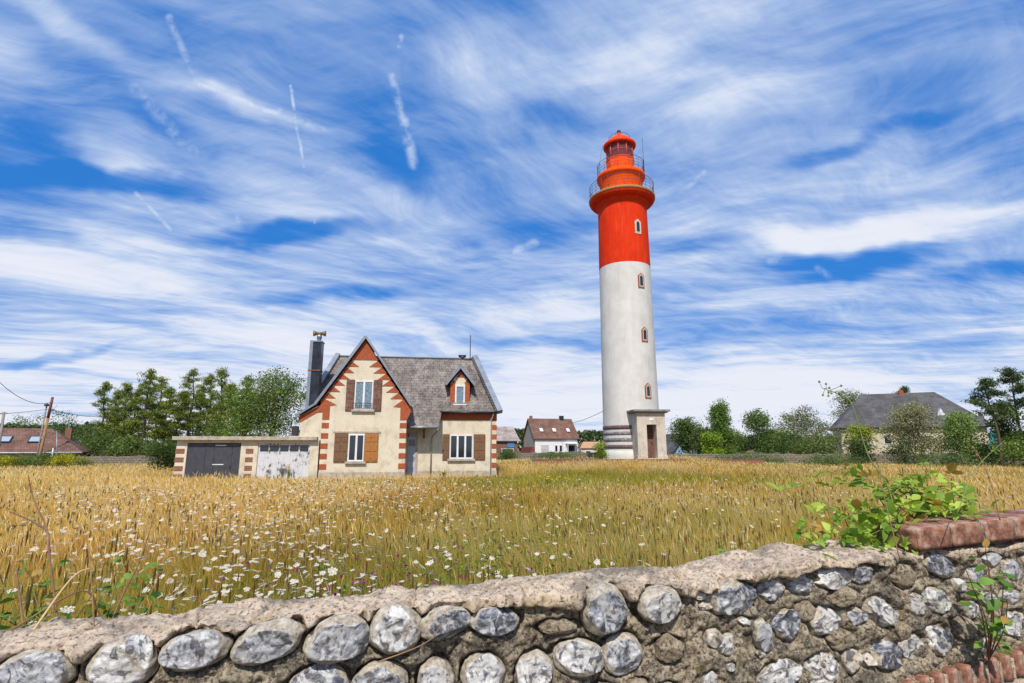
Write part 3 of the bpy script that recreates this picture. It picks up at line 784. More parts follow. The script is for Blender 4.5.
# entrance portal
pt = empty('portal', (1.55, -1.55, 0), R(0)); pt.parent = lh
pt.location = (.62, -2.55, 0); pt.rotation_euler = (0, 0, R(4))
MB().box(-1.0, -.33, -.75, 1.3, .5, 3.93).box(.36, 1.0, -.75, 1.3, .5, 3.93).box(-.33, .36, -.75, 1.3, 3.13, 3.93).box(-.33, .36, .2, 1.3, .5, 3.13).build('portal_wall', MT['portal'], pt, .012)
MB().box(-1.06, -.42, -.80, -.3, .5, 1.05).box(.42, 1.06, -.80, -.3, .5, 1.05).box(-.36, .39, -1.0, -.2, .5, .84).build('portal_foot', MT['portal'], pt, .012)
MB().box(-1.30, 1.30, -1.05, 1.0, 4.02, 4.16).box(-1.16, 1.16, -.9, 1.0, 3.932, 4.018).build('portal_cornice', simple('mossy_stone', (0.16, 0.15, 0.13), (0.27, 0.25, 0.22), 5, .9, bmp=.01), pt, .012)
ld = MB().box(-.325, .355, .10, .16, .84, 3.12)
ld = ld.build('door', MT['shutter_dark'], pt)
MB().box(.2, .24, .05, .1, 1.8, 1.95).build('handle', MT['iron'], ld)
MB().box(-.13, .15, -.77, -.752, 3.42, 3.58).build('plaque', MT['white'], pt)
# brick edging of the lighthouse terrace, and the second low wall
def low_wall(name, xa, xb, y, z0, z1, th, label):
    o = MB().box(0, xb - xa, 0, th, z0, z1 - .05).build(name, MT['brick_old'])
    o.location = (xa, y, 0)
    MB().box(-.04, xb - xa + .04, -.03, th + .03, z1 - .048, z1).build('capping', MT['brick_old'], o, .01)
    return tag(o, label, 'low wall')
low_wall('terrace_wall', 1.4, 11.9, 37.4, .0, .80, .3, 'long low red brick edging in front of the lighthouse base')
low_wall('terrace_wall', 13.9, 18.4, 40.2, .0, .74, .3, 'short low red brick edging in the grass right of the lighthouse')

# ------------------------------------------------------------------ flint wall in the foreground
WA = math.atan2(.88, 3.46)
wall_root = empty('flint_wall', (-1.63, 1.87, 0), WA, "rough flint and mortar wall across the foreground, brick-topped at its right end", "wall")
CREST = [(-3, .975), (-0.238, 0.973), (-0.073, 0.973), (0.041, 0.976), (0.189, 0.981), (0.312, 0.982), (0.423, 0.98), (0.534, 1.006), (0.668, 1.011), (0.737, 1.013), (0.762, 1.001), (0.79, 1.013), (0.878, 1.015), (1.062, 1.013), (1.253, 1.024), (1.453, 1.026), (1.715, 1.034), (1.928, 1.038), (2.114, 1.057), (2.307, 1.051), (2.611, 1.056), (2.772, 1.079), (2.939, 1.103), (3.169, 1.12), (3.468, 1.115), (3.62, 1.112), (3.75, 1.10), (4.046, 1.108), (4.659, 1.13), (5.095, 1.14), (7.5, 1.16)]
cx_, cz_ = np.array([p[0] for p in CREST]), np.array([p[1] for p in CREST])
STONES = [(0.096, 0.876, 0.222, 0.152, 5, 'g'), (0.346, 0.891, 0.197, 0.163, 8, 'w'), (0.567, 0.92, 0.216, 0.119, 6, 'g'), (0.793, 0.927, 0.235, 0.129, 14, 'g'), (1.028, 0.915, 0.221, 0.153, 10, 'g'), (1.235, 0.932, 0.189, 0.164, 0, 'w'), (1.416, 0.943, 0.19, 0.112, 8, 'b'), (0.973, 0.76, 0.208, 0.141, 3, 'b'), (1.19, 0.739, 0.198, 0.164, 0, 'g'), (1.388, 0.74, 0.133, 0.155, 0, 'w'), (1.61, 0.936, 0.198, 0.1, -3, 'b'), (1.569, 0.746, 0.162, 0.144, 0, 'w'), (1.774, 0.73, 0.145, 0.155, -5, 'w'), (1.965, 0.77, 0.22, 0.13, -12, 'w'), (2.074, 0.943, 0.193, 0.189, -30, 'b'), (2.319, 0.95, 0.194, 0.14, 10, 'w'), (2.151, 0.769, 0.176, 0.148, 0, 'g'), (2.681, 0.95, 0.249, 0.145, 0, 'b'), (2.536, 0.932, 0.068, 0.04, 0, 'c'), (2.51, 0.973, 0.072, 0.032, 0, 'c'), (2.569, 0.799, 0.087, 0.078, 20, 'c'), (2.629, 0.767, 0.097, 0.093, 0, 'w'), (2.637, 0.684, 0.043, 0.042, 0, 'w'), (2.541, 0.636, 0.08, 0.083, 20, 'w'), (2.888, 0.97, 0.135, 0.103, 0, 'g'), (3.044, 0.986, 0.129, 0.101, 0, 'g'), (3.217, 1.002, 0.211, 0.095, 0, 'w'), (2.959, 0.817, 0.146, 0.13, 10, 'b'), (3.147, 0.82, 0.184, 0.124, 0, 'w'), (2.816, 0.787, 0.091, 0.135, 10, 'g'), (2.885, 0.623, 0.222, 0.117, 8, 'w'), (3.11, 0.622, 0.19, 0.143, 0, 'w'), (3.378, 1.015, 0.149, 0.087, 0, 'b'), (3.478, 0.843, 0.196, 0.12, -25, 'w'), (3.338, 0.827, 0.101, 0.076, 0, 'g'), (3.69, 0.859, 0.09, 0.105, 0, 'w'), (3.476, 0.655, 0.171, 0.141, -15, 'b'), (3.632, 0.676, 0.164, 0.118, 0, 'w'), (3.271, 0.648, 0.109, 0.114, -20, 'c'), (3.36, 0.644, 0.067, 0.057, 0, 'c'), (3.802, 0.87, 0.16, 0.116, -20, 'w'), (3.864, 1.026, 0.201, 0.101, -20, 'b'), (3.798, 0.693, 0.169, 0.138, -15, 'w'), (3.966, 0.928, 0.076, 0.068, 0, 'w'), (4.205, 1.037, 0.107, 0.067, 0, 'g'), (4.317, 0.984, 0.108, 0.104, 0, 'g'), (4.28, 0.858, 0.12, 0.074, 0, 'w'), (4.283, 0.732, 0.159, 0.127, 0, 'w'), (4.132, 0.853, 0.143, 0.073, -10, 'w'), (4.062, 0.65, 0.139, 0.061, 0, 'c'), (3.23, 0.742, 0.142, 0.091, 0, 'n'), (3.051, 0.872, 0.117, 0.091, 0, 'n'), (2.761, 0.892, 0.081, 0.056, 0, 'n'), (3.624, 0.998, 0.144, 0.116, 0, 'n'), (3.261, 0.922, 0.167, 0.077, 0, 'n'), (3.58, 0.749, 0.093, 0.085, 0, 'n'), (3.945, 0.739, 0.137, 0.115, 0, 'n'), (4.084, 0.96, 0.117, 0.093, 0, 'g'), (2.363, 0.766, 0.138, 0.098, 0, 'n'), (1.875, 0.894, 0.168, 0.059, 0, 'n'), (2.213, 0.655, 0.088, 0.051, 0, 'n'), (2.794, 0.718, 0.04, 0.031, 0, 'w'), (2.727, 0.854, 0.045, 0.036, 0, 'w'), (4.155, 0.72, 0.09, 0.062, 0, 'g'), (4.025, 0.814, 0.089, 0.081, 0, 'w'), (3.233, 0.49, 0.215, 0.079, 0, 'n'), (2.696, 0.57, 0.126, 0.076, 0, 'g'), (2.322, 0.60, 0.162, 0.095, 0, 'g'), (2.049, 0.615, 0.171, 0.107, 0, 'w'), (4.5, 1.02, .16, .11, 8, 'w'), (4.72, .98, .2, .13, -5, 'g'), (4.52, .84, .17, .12, 0, 'b'), (-.16, .89, .2, .14, 4, 'w'), (-.42, .88, .22, .13, -4, 'g'), (4.75, .8, .18, .13, 0, 'w')]
def sm(x, a, b):
    t = np.clip((x - a) / (b - a), 0, 1); return t * t * (3 - 2 * t)
S_ = np.concatenate([np.arange(-3, -.4, .05), np.arange(-.4, 4.9, .007), np.arange(4.9, 7.2, .05)])
hz = np.interp(S_, cx_, cz_) + (vnoise(S_, S_ * 0, .11, 4, 4) - .5) * .034
# profile parameters: front face z from 0 to crest-0.03, then over the top and down the back
fz = np.concatenate([np.arange(0.0, .5, .05), np.arange(.5, .999, .007)])          # fraction of front height
NF = len(fz)
ang = np.linspace(0, 1, 40)
rows = []
SS = S_[:, None]
# front part
top_f = (hz - .035)[:, None]
Z = fz[None, :] * top_f
wob = (vnoise(SS + 0 * Z, Z, .16, 21, 2) - .5) * .05 + (np.abs(vnoise(SS + 0 * Z, Z, .055, 22, 3) - .5) * 2 - .3) * .034 + (vnoise(SS + 0 * Z, Z, .016, 23, 2) - .5) * .022
zc = (hz - .072 + (vnoise(S_, S_ * 0, .16, 31, 4) - .5) * .085)[:, None]
cop = sm(Z, zc - .008, zc + .008)
cop = cop * (1 - .75 * sm(SS, 3.35, 3.6))
ring = np.zeros_like(Z); inside = np.zeros_like(Z)
for (s0, z0, w0, h0, an, kd) in STONES:
    ca, sa = math.cos(R(an)), math.sin(R(an))
    du, dv = (SS - s0), (Z - z0)
    uu = (du * ca + dv * sa) / (w0 / 2); vv = (-du * sa + dv * ca) / (h0 / 2)
    e = np.sqrt(uu ** 2 + vv ** 2)
    big = 1.0 if w0 > .12 else .5
    amt = big * np.exp(-((e - 1.06) / .13) ** 2) * (vnoise(SS + 0 * Z, Z, .1, 51) * .9 + .35)
    ring = np.maximum(ring, amt); inside = np.maximum(inside, 1 - sm(e, .95, 1.2))
cop = cop * (1 - inside)
rough_in = sm(vnoise(SS + 0 * Z, Z, .12, 61, 3), .45, .65) * .02
RS = sm(SS, 2.2, 2.7)
Yf = -(wob + cop * .035) + ring * .028 * (1 - .6 * RS) + rough_in * (1 - cop) * (1 - .5 * RS) + inside * .03 * (1 - .35 * RS) - .012 * RS
front = np.stack([SS + 0 * Z, Yf, Z], -1)
# top and back
TH_ = .34
tt = ang[None, :]
cy = -.02 + (TH_ + .02) * tt
arch = -.035 * (np.abs(2 * tt - .9)) ** 3.0
Zt = hz[:, None] + arch + (vnoise(SS + 0 * tt, cy, .12, 71, 3) - .5) * .040 + (vnoise(SS + 0 * tt, cy, .035, 72, 3) - .5) * .022
Zt[:, 0] = top_f[:, 0] + .002
f0 = Yf[:, -1:]
Yt = f0 * (1 - np.clip(tt / .12, 0, 1)) + cy * np.clip(tt / .12, 0, 1) + (f0 + .02) * 0
for sj, sl_ in ((-.12, .3), (.19, .5), (.545, -.2), (.757, .25), (1.30, .2), (1.72, -.4), (2.47, .5), (2.86, -.3), (3.22, .4)):
    g_ = np.exp(-((SS - sj - sl_ * (cy - .1) - (vnoise(cy * 1.0 + 0 * SS, SS * 0 + sj, .05, 88, 2) - .5) * .03) / .007) ** 2)
    Zt = Zt - .022 * g_; Yt = Yt + .012 * g_ * (tt < .2)
pit = sm(vnoise(SS + 0 * tt, cy, .022, 89, 2), .60, .72)
Zt = Zt - .008 * pit
top = np.stack([SS + 0 * tt, Yt, Zt], -1)
back = np.stack([np.repeat(SS, 3, 1), np.full((len(S_), 3), TH_ + .01), np.stack([hz - .12, hz * 0 + .4, hz * 0], 1)], -1)
G = np.concatenate([front, top, back], 1)
nS, nP = G.shape[:2]
copv = np.concatenate([cop, np.ones((nS, 40)), np.zeros((nS, 3))], 1)
ii, jj = np.meshgrid(np.arange(nP - 1), np.arange(nS - 1))
a = (jj * nP + ii).ravel()
F = np.stack([a, a + nP, a + nP + 1, a + 1], 1)
cf = copv.ravel()[F].mean(1) > .5
V = G.reshape(-1, 3)
dirt = vnoise(V[:, 0], V[:, 2] + V[:, 1], .3, 81, 3)
def compact(V, F):
    u, inv = np.unique(F, return_inverse=True)
    return V[u], inv.reshape(F.shape), u
def stone_base(name, stops, bd, pit, sc1=9.0, pits=(.40, .47), lichen=.5, stain=None):
    m, t, b = new_mat(name)
    b.inputs['Roughness'].default_value = .95; b.inputs['Specular IOR Level'].default_value = .2
    c = ramp(t, tnoise(t, sc1, 10, .78), stops)
    if stain:
        c = tmix(t, ramp(t, tnoise(t, 4.2, 8, .72), [(.47, (0, 0, 0)), (.60, (.85,) * 3)]), c, stain)
    sp = tnoise(t, 62, 5, .72)
    pf = ramp(t, sp, [(pits[0], (.85,) * 3), (pits[1], (0, 0, 0))])
    c = tmix(t, pf, c, pit)  # shade of small cavities put into the colour as dark specks
    gr = tnoise(t, 130, 3, .6)
    c = tmix(t, ramp(t, gr, [(.58, (0, 0, 0)), (.66, (.5,) * 3)]), c, (.62, .54, .43))
    li = tnoise(t, 5.5, 7, .7)
    c = tmix(t, ramp(t, li, [(.60, (0, 0, 0)), (.68, (lichen,) * 3)]), c, (.32, .22, .05))
    t.links.new(c, b.inputs['Base Color'])
    n1 = tnoise(t, 38, 9, .78); n2 = tnoise(t, 150, 4, .7)
    ad = tn(t, 'ShaderNodeMath', operation='MULTIPLY_ADD'); t.links.new(n2, ad.inputs[0]); ad.inputs[1].default_value = .35; t.links.new(n1, ad.inputs[2])
    bump(t, b, ad.outputs[0], bd)
    return m
MT['mortar'] = stone_base('old_lime_mortar', [(.36, (.06, .047, .034)), (.45, (.24, .19, .13)), (.53, (.48, .395, .28)), (.63, (.16, .135, .105))], .010, (.04, .032, .025), 11, (.42, .50), .8, (.10, .09, .075))
MT['coping'] = stone_base('weathered_sunlit_coping', [(.34, (.24, .18, .125)), (.44, (.50, .385, .275)), (.55, (.64, .51, .38)), (.66, (.36, .295, .23))], .007, (.10, .075, .055), 12, (.40, .47), .35, (.17, .145, .12))  # paler than the mortar: sunlit top put into the colour; stains are weathering
v, f, u = compact(V, F[~cf]); np_mesh('mortar', v, f, MT['mortar'], wall_root, smooth=True)
v, f, u = compact(V, F[cf]); np_mesh('coping', v, f, MT['coping'], wall_root, smooth=True)

# flint material: rind on the rounded outside, glassy broken face inside ('cut' attribute)
def flint_mat(name, inner, rind, sw=1.0):
    m, t, b = new_mat(name)
    at_ = tn(t, 'ShaderNodeAttribute', attribute_name='col')
    sx = tn(t, 'ShaderNodeSeparateColor'); t.links.new(at_.outputs['Color'], sx.inputs[0])
    oi = tn(t, 'ShaderNodeObjectInfo')
    tcx = tn(t, 'ShaderNodeTexCoord')
    mulr = tn(t, 'ShaderNodeMath', operation='MULTIPLY'); t.links.new(oi.outputs['Random'], mulr.inputs[0]); mulr.inputs[1].default_value = 37
    off = tn(t, 'ShaderNodeVectorMath', operation='ADD'); t.links.new(tcx.outputs['Object'], off.inputs[0]); t.links.new(mulr.outputs[0], off.inputs[1])
    o_ = off.outputs[0]
    n1 = tnoise(t, 11 * sw, 8, .58, vec=o_, dist=1.6)
    ci = ramp(t, n1, inner)
    # milky clouds and dark glassy veins
    n6 = tnoise(t, 13 * sw, 5, .55, vec=o_, dist=2.6)
    ci = tmix(t, ramp(t, n6, [(.54, (0, 0, 0)), (.60, (.75,) * 3)]), ci, (.50, .49, .475))
    ci = tmix(t, ramp(t, n6, [(.41, (.85,) * 3), (.46, (0, 0, 0))]), ci, (.06, .06, .072))
    n3 = tnoise(t, 34, 8, .78, vec=o_)
    ci = tmix(t, ramp(t, n3, [(.56, (0, 0, 0)), (.62, (.8,) * 3)]), ci, (.20, .155, .105))
    n2 = tnoise(t, 40, 7, .75, vec=o_)
    cr = ramp(t, n2, rind)
    ad = tn(t, 'ShaderNodeMath', operation='ADD'); t.links.new(sx.outputs[0], ad.inputs[0])
    nb = tn(t, 'ShaderNodeMath', operation='MULTIPLY_ADD'); t.links.new(n1, nb.inputs[0]); nb.inputs[1].default_value = 1.6; nb.inputs[2].default_value = -.8
    t.links.new(nb.outputs[0], ad.inputs[1])
    fac = ramp(t, ad.outputs[0], [(.40, (0, 0, 0)), (.52, (1, 1, 1))])
    t.links.new(tmix(t, fac, cr, ci), b.inputs['Base Color'])
    rr = tn(t, 'ShaderNodeMapRange'); t.links.new(fac, rr.inputs[0]); rr.inputs[3].default_value = .9; rr.inputs[4].default_value = .30
    t.links.new(rr.outputs[0], b.inputs['Roughness'])
    n4 = tnoise(t, 17 * sw, 4, .5, vec=o_, dist=.8); n5 = tnoise(t, 80, 5, .7, vec=o_)
    m2 = tn(t, 'ShaderNodeMath', operation='MULTIPLY_ADD'); t.links.new(n5, m2.inputs[0]); m2.inputs[1].default_value = .35; t.links.new(n4, m2.inputs[2])
    bump(t, b, m2.outputs[0], .009)
    return m
rind = [(.36, (.16, .125, .09)), (.48, (.36, .31, .24)), (.62, (.52, .47, .39))]
FM = {
 'w': flint_mat('white_flint', [(.36, (.20, .195, .20)), (.44, (.44, .43, .42)), (.56, (.62, .60, .57)), (.66, (.32, .28, .22))], rind),
 'g': flint_mat('grey_flint', [(.34, (.09, .09, .10)), (.43, (.26, .265, .29)), (.52, (.46, .46, .47)), (.60, (.24, .24, .26)), (.7, (.52, .49, .45))], rind),
 'b': flint_mat('blue_black_flint', [(.34, (.022, .024, .032)), (.45, (.10, .11, .14)), (.53, (.30, .31, .35)), (.60, (.05, .053, .066)), (.72, (.42, .41, .40))], rind),
 'c': flint_mat('cream_stone', [(.36, (.36, .28, .20)), (.56, (.60, .52, .41))], rind),
 'n': stone_base('brown_rubble', [(.36, (.12, .095, .065)), (.5, (.30, .24, .165)), (.64, (.44, .37, .27))], .008, (.06, .048, .035), 14),
}
def ico(sub):
    import bmesh
    bm = bmesh.new(); bmesh.ops.create_icosphere(bm, subdivisions=sub, radius=1)
    v = np.array([x.co[:] for x in bm.verts]); f = np.array([[q_.index for q_ in x.verts] for x in bm.faces]); bm.free()
    return v, f
IV, IF = ico(5); IV4, IF4 = ico(4)
for k, (s0, z0, w0, h0, an, kd) in enumerate(STONES):
    r_ = np.random.default_rng(100 + k)
    V0, F0 = (IV, IF) if w0 > .12 else (IV4, IF4)
    P_ = V0.copy()
    off = r_.uniform(0, 50, 3)
    # superellipsoid-like lump + low frequency noise
    nl = np.array([mnoise.noise(Vector(p * 1.3 + off)) for p in P_])
    nm = np.array([mnoise.noise(Vector(p * 3.4 + off)) for p in P_])
    oval = s0 < 2.45 and w0 > .12 and kd != 'n'
    P_ = P_ * (1 + (.13 if oval else .26) * nl + (.05 if oval else .10) * nm)[:, None]
    cut = np.zeros(len(P_))
    planes = [(np.array([0, -1.0, 0]) + r_.normal(0, .10 if oval else .14, 3), .60 if oval else .54 if kd != 'n' else .8)]
    if kd != 'n':
        for q_ in range(1 if oval else 3): planes.append((np.array([r_.normal(0, .5 if oval else .75), -1, r_.normal(0, .75)]), r_.uniform(.66, .84)))
    for q_ in range(3): planes.append((np.array([r_.normal(), -.1, r_.normal()]), r_.uniform(.82, .95) if not oval else 1.05))
    for i_, (n_, d_) in enumerate(planes):
        n_ = n_ / np.linalg.norm(n_)
        # slightly scooped, shell-like fracture face
        c0 = r_.normal(0, .4, 3)
        rad = np.linalg.norm(P_ - c0, axis=1)
        dd = d_ - .11 * np.exp(-rad ** 2 * 2.6) + .014 * np.sin(rad * 15 + k)
        ex = P_ @ n_ - dd
        hit = ex > 0
        P_[hit] -= ex[hit][:, None] * n_
        if i_ < len(planes) - 3: cut[hit] = 1
    hd = max(.045, min(w0, h0) * (.42 if oval else .5))
    if kd != 'n':
        rel = np.array([mnoise.noise(Vector(p * 2.1 + off)) + .45 * mnoise.noise(Vector(p * 5.5 - off)) for p in P_])
        P_[:, 1] += cut * (rel * .14 - .06 * np.abs(rel) ** .5)
    P_ = P_ * np.array([w0 / 2 * 1.04, hd, h0 / 2 * 1.04])
    ca, sa = math.cos(R(an)), math.sin(R(an))
    P_ = np.stack([P_[:, 0] * ca - P_[:, 2] * sa, P_[:, 1], P_[:, 0] * sa + P_[:, 2] * ca], 1)
    o = np_mesh('flint_stone' if kd != 'n' else 'rubble_stone', P_, F0, FM[kd], wall_root, cols=np.stack([cut, cut, cut], 1), smooth=True)
    prot = float(r_.uniform(-.016, -.002)) if s0 > 2.4 else (-.014 if kd == 'n' else -.007)
    o.location = (s0, hd * .62 - .028 - prot - (.012 if z0 > .9 and s0 < 2.8 else 0), z0)
# bricks: a course laid on top at the right, and a course low in the face
bmat, t, b = new_mat('worn_red_brick')
b.inputs['Roughness'].default_value = .9
c = ramp(t, tnoise(t, 14, 8, .7), [(.36, (.09, .05, .036)), (.44, (.20, .085, .053)), (.51, (.31, .135, .085)), (.57, (.33, .22, .16)), (.66, (.42, .34, .27))])
t.links.new(c, b.inputs['Base Color']); bump(t, b, tnoise(t, 60, 6, .7), .002)
def rough_brick(name, s0, s1, y0, y1, z0, z1, tilt=0.0, seed=0):
    n = 14
    import bmesh
    bm = bmesh.new(); bmesh.ops.create_cube(bm, size=1); bmesh.ops.bevel(bm, geom=bm.edges[:], offset=.025, segments=2, affect='EDGES')
    bmesh.ops.subdivide_edges(bm, edges=bm.edges[:], cuts=5, use_grid_fill=True)
    for q_ in bm.verts:
        p = Vector((q_.co.x * (s1 - s0), q_.co.y * (y1 - y0), q_.co.z * (z1 - z0)))
        d_ = mnoise.noise(p * 18 + Vector((seed, 0, 0))) * .005 + mnoise.noise(p * 50 + Vector((seed, 0, 0))) * .005
        q_.co = p + p.normalized() * d_
    me = bpy.data.meshes.new(name); bm.to_mesh(me); bm.free(); me.materials.append(bmat)
    for p in me.polygons: p.use_smooth = True
    o = bpy.data.objects.new(name, me); col.objects.link(o); o.parent = wall_root
    o.location = ((s0 + s1) / 2, (y0 + y1) / 2, (z0 + z1) / 2); o.rotation_euler = (0, tilt, 0)
    return o
sb = 3.70; zb = 1.108
for k in range(5):
    rough_brick('brick', sb + k * .222, sb + k * .222 + .218, -.035 + .003 * k, .19, zb + .009 * k, zb + .009 * k + .105, -R(2.3), k * 3.1)
    MB().box(sb + k * .222 + .213, sb + k * .222 + .227, -.026, .18, zb + .009 * k + .01, zb + .009 * k + .096).build('mortar_joint', MT['mortar'], wall_root)
for k in range(14):
    s0 = 3.44 + k * .085
    rough_brick('brick', s0, s0 + .058, -.035, .08, .43 + .010 * k - .02, .545 + .008 * k, 0, 40 + k * 2.3)
MB().slab([(3.42, .05, .525), (3.42, -.028, .525), (4.66, -.028, .62), (4.66, .05, .62)], .3).build('mortar_joint', MT['coping'], wall_root)

def wall_pt(s, y, z):
    """point on the flint wall in world space"""
    return Vector((-1.63 + s * math.cos(WA) - y * math.sin(WA), 1.87 + s * math.sin(WA) + y * math.cos(WA), z))

# ------------------------------------------------------------------ trees and shrubs
def leaf_cloud(C, Rr, n, size, rng, hollow=.45, flat=1.0):
    """n points spread through ellipsoid lobes: C (k,3) centres, Rr (k,3) radii"""
    k = len(C); vol = Rr.prod(1) ** .7; pick = rng.choice(k, n, p=vol / vol.sum())
    d = rng.normal(size=(n, 3)); d /= np.linalg.norm(d, axis=1)[:, None]
    r = (hollow + (1 - hollow) * rng.random(n) ** .6)
    return C[pick] + d * r[:, None] * Rr[pick], pick
def leaf_quads(P_, size, rng, c1, c2, aspect=.6, up=.0, var=.25, cl=None, bright=1.0):
    n = len(P_)
    a = rng.normal(size=(n, 3)); a[:, 2] = a[:, 2] * (1 - up); a /= np.linalg.norm(a, axis=1)[:, None]
    b = rng.normal(size=(n, 3)); b -= (b * a).sum(1)[:, None] * a; b /= np.linalg.norm(b, axis=1)[:, None]
    s = size * rng.uniform(.6, 1.3, n)[:, None]
    mid = np.cross(a, b) * s * .12
    V = np.stack([P_ - a * s * .5, P_ + b * s * aspect * .5 + mid, P_ + a * s * .5, P_ - b * s * aspect * .5 + mid], 1).reshape(-1, 3)
    F = np.arange(n * 4).reshape(n, 4)
    f = rng.random(n) if cl is None else np.clip(cl + rng.normal(0, .22, n), 0, 1)
    colr = np.array(c1)[None] * (1 - f[:, None]) + np.array(c2)[None] * f[:, None]
    colr = np.minimum(colr * bright * rng.uniform(1 - var, 1 + var, n)[:, None], .8)
    return V, F, np.repeat(colr, 4, 0)

def broadleaf(name, X, Y, h, w, label, cat, c1, c2, n=5000, leaf=.16, trunk_h=.25, seed=1, group=None, lobes=9, shape='round', bark='bark', open_=0.0, tr=.12):
    rng = np.random.default_rng(seed); z0 = float(ground_h(X, Y))
    root = empty(name, (X, Y, z0 - .05), 0, label, cat, group)
    C = []; Rr = []
    bz = h * trunk_h
    for k in range(lobes):
        f = rng.random() ** .8
        zz = bz + (h - bz) * (.12 + .78 * f)
        if shape == 'round': ww = w * .5 * math.sin(math.pi * (.18 + .74 * f)) ** .7
        elif shape == 'cone': ww = w * .5 * (1.02 - f) ** .8
        elif shape == 'column': ww = w * .5 * (.9 - .5 * f)
        else: ww = w * .5 * (1 - .55 * f)
        an = rng.uniform(0, 2 * math.pi); rr = ww * rng.uniform(.25, .8)
        rad = max(.16 * w, .5 * (ww - rr) + .16 * w)
        rv = min(rad * rng.uniform(.55, .9), (h - bz) * .28)
        zz = min(zz, h - rv * .9)
        C.append((rr * math.cos(an), rr * math.sin(an), zz)); Rr.append((rad, rad, rv))
    C.append((0, 0, bz + (h - bz) * .5)); Rr.append((w * .26, w * .26, (h - bz) * .38))
    C.append((rng.uniform(-.08, .08) * w, 0, h - (h - bz) * .16)); Rr.append((w * .15, w * .15, (h - bz) * .17))
    C = np.array(C); Rr = np.array(Rr)
    # sprays: small leaf clusters so the outline is uneven and gaps show
    ncl = max(30, n // 15)
    cp, pick = leaf_cloud(C, Rr, ncl, leaf, rng, .35)
    keep = rng.random(ncl) > open_
    cp = cp[keep]; ncl = len(cp)
    cs = rng.random(ncl)
    idx = rng.integers(0, ncl, n)
    P_ = cp[idx] + rng.normal(size=(n, 3)) * leaf * np.array([1.7, 1.7, 1.1])
    P_[:, 2] = np.maximum(P_[:, 2], .03)
    V, F, cc = leaf_quads(P_, leaf, rng, c1, c2, .65, .2, .22, cs[idx], 1.45)
    np_mesh('crown', V, F, MT['leaf'], root, cols=cc)
    tm = MB(); tr_ = tr * max(.4, h / 8)
    tm.tube([(0, 0, -.2), (.03 * h * rng.normal() * .4, 0, bz * .6), (0.02 * h * rng.normal(), 0, bz + (h - bz) * .35), (0, 0, h * .8)], [tr_, tr_ * .8, tr_ * .5, tr_ * .12], 8)
    for k in range(len(C)):
        s = bz * .7 + (C[k][2] - bz * .7) * .35
        m_ = C[k] * .6; 
        tm.tube([(0, 0, s), (m_[0], m_[1], s + (C[k][2] - s) * .6), tuple(C[k])], [tr_ * .45, tr_ * .28, tr_ * .08], 5)
    tm.build('trunk', MT[bark], root)
    return root

def pine(name, X, Y, h, label, seed=1, group=None, first=.4, spread=.26, c1=(.022, .045, .016), c2=(.075, .11, .03), lean=0.0, dens=1.0, flat=False):
    rng = np.random.default_rng(seed); z0 = float(ground_h(X, Y))
    root = empty(name, (X, Y, z0 - .05), 0, label, 'pine tree', group)
    tm = MB(); r0 = .018 * h
    ax = lambda z: np.array([lean * (z / h) ** 1.4 * h + .012 * h * math.sin(z * 1.1 + seed), .01 * h * math.cos(z * .9), z])
    tm.tube([ax(h * k / 8) for k in range(9)], [r0 * (1 - .1 * k) for k in range(9)], 7)
    cps = []
    nb = int(30 * dens)
    for k in range(nb):
        f = (k + rng.random()) / nb
        z = h * (first + (1 - first) * f * .99)
        prof = (1 - f) ** .85 * (.45 + .55 * min(1, f / .22)) if not flat else (math.sin(math.pi * (.25 + .7 * f)) ** .8)
        Lb = h * spread * prof * rng.uniform(.55, 1.15) + .15
        an = rng.uniform(0, 2 * math.pi); base = ax(z)
        tip = base + np.array([Lb * math.cos(an), Lb * math.sin(an), Lb * rng.uniform(.05, .45)])
        tm.tube([base, (base + tip) / 2 + np.array([0, 0, -.02 * Lb]), tip], [r0 * .3 * (1 - f * .6), r0 * .2 * (1 - f * .6), .012], 4)
        m = max(2, int(Lb / .33))
        for q_ in range(m + 1):
            u = .35 + .65 * q_ / m
            p = base + (tip - base) * u
            cps.append(p + rng.normal(size=3) * .12 * np.array([1, 1, .5]))
            if u > .5: cps.append(p + np.array([rng.normal() * .28, rng.normal() * .28, rng.uniform(0, .2)]))
    for k in range(7): cps.append(ax(h * (1.02 - .014 * k)) + rng.normal(size=3) * .02 * k)
    cps = np.array(cps)
    npc = 30
    idx = np.repeat(np.arange(len(cps)), npc); n = len(idx)
    cs = rng.random(len(cps))
    P_ = cps[idx] + rng.normal(size=(n, 3)) * np.array([.15, .15, .075]) * (1 + h / 30)
    V, F, cc = leaf_quads(P_, .27, rng, c1, c2, .24, -.2, .25, cs[idx], 2.1)
    np_mesh('crown', V, F, MT['leaf'], root, cols=cc)
    tm.build('trunk', MT['bark'], root)
    return root

def top_h(D, py): return 1.6 + q_of(512, py)[1] * D
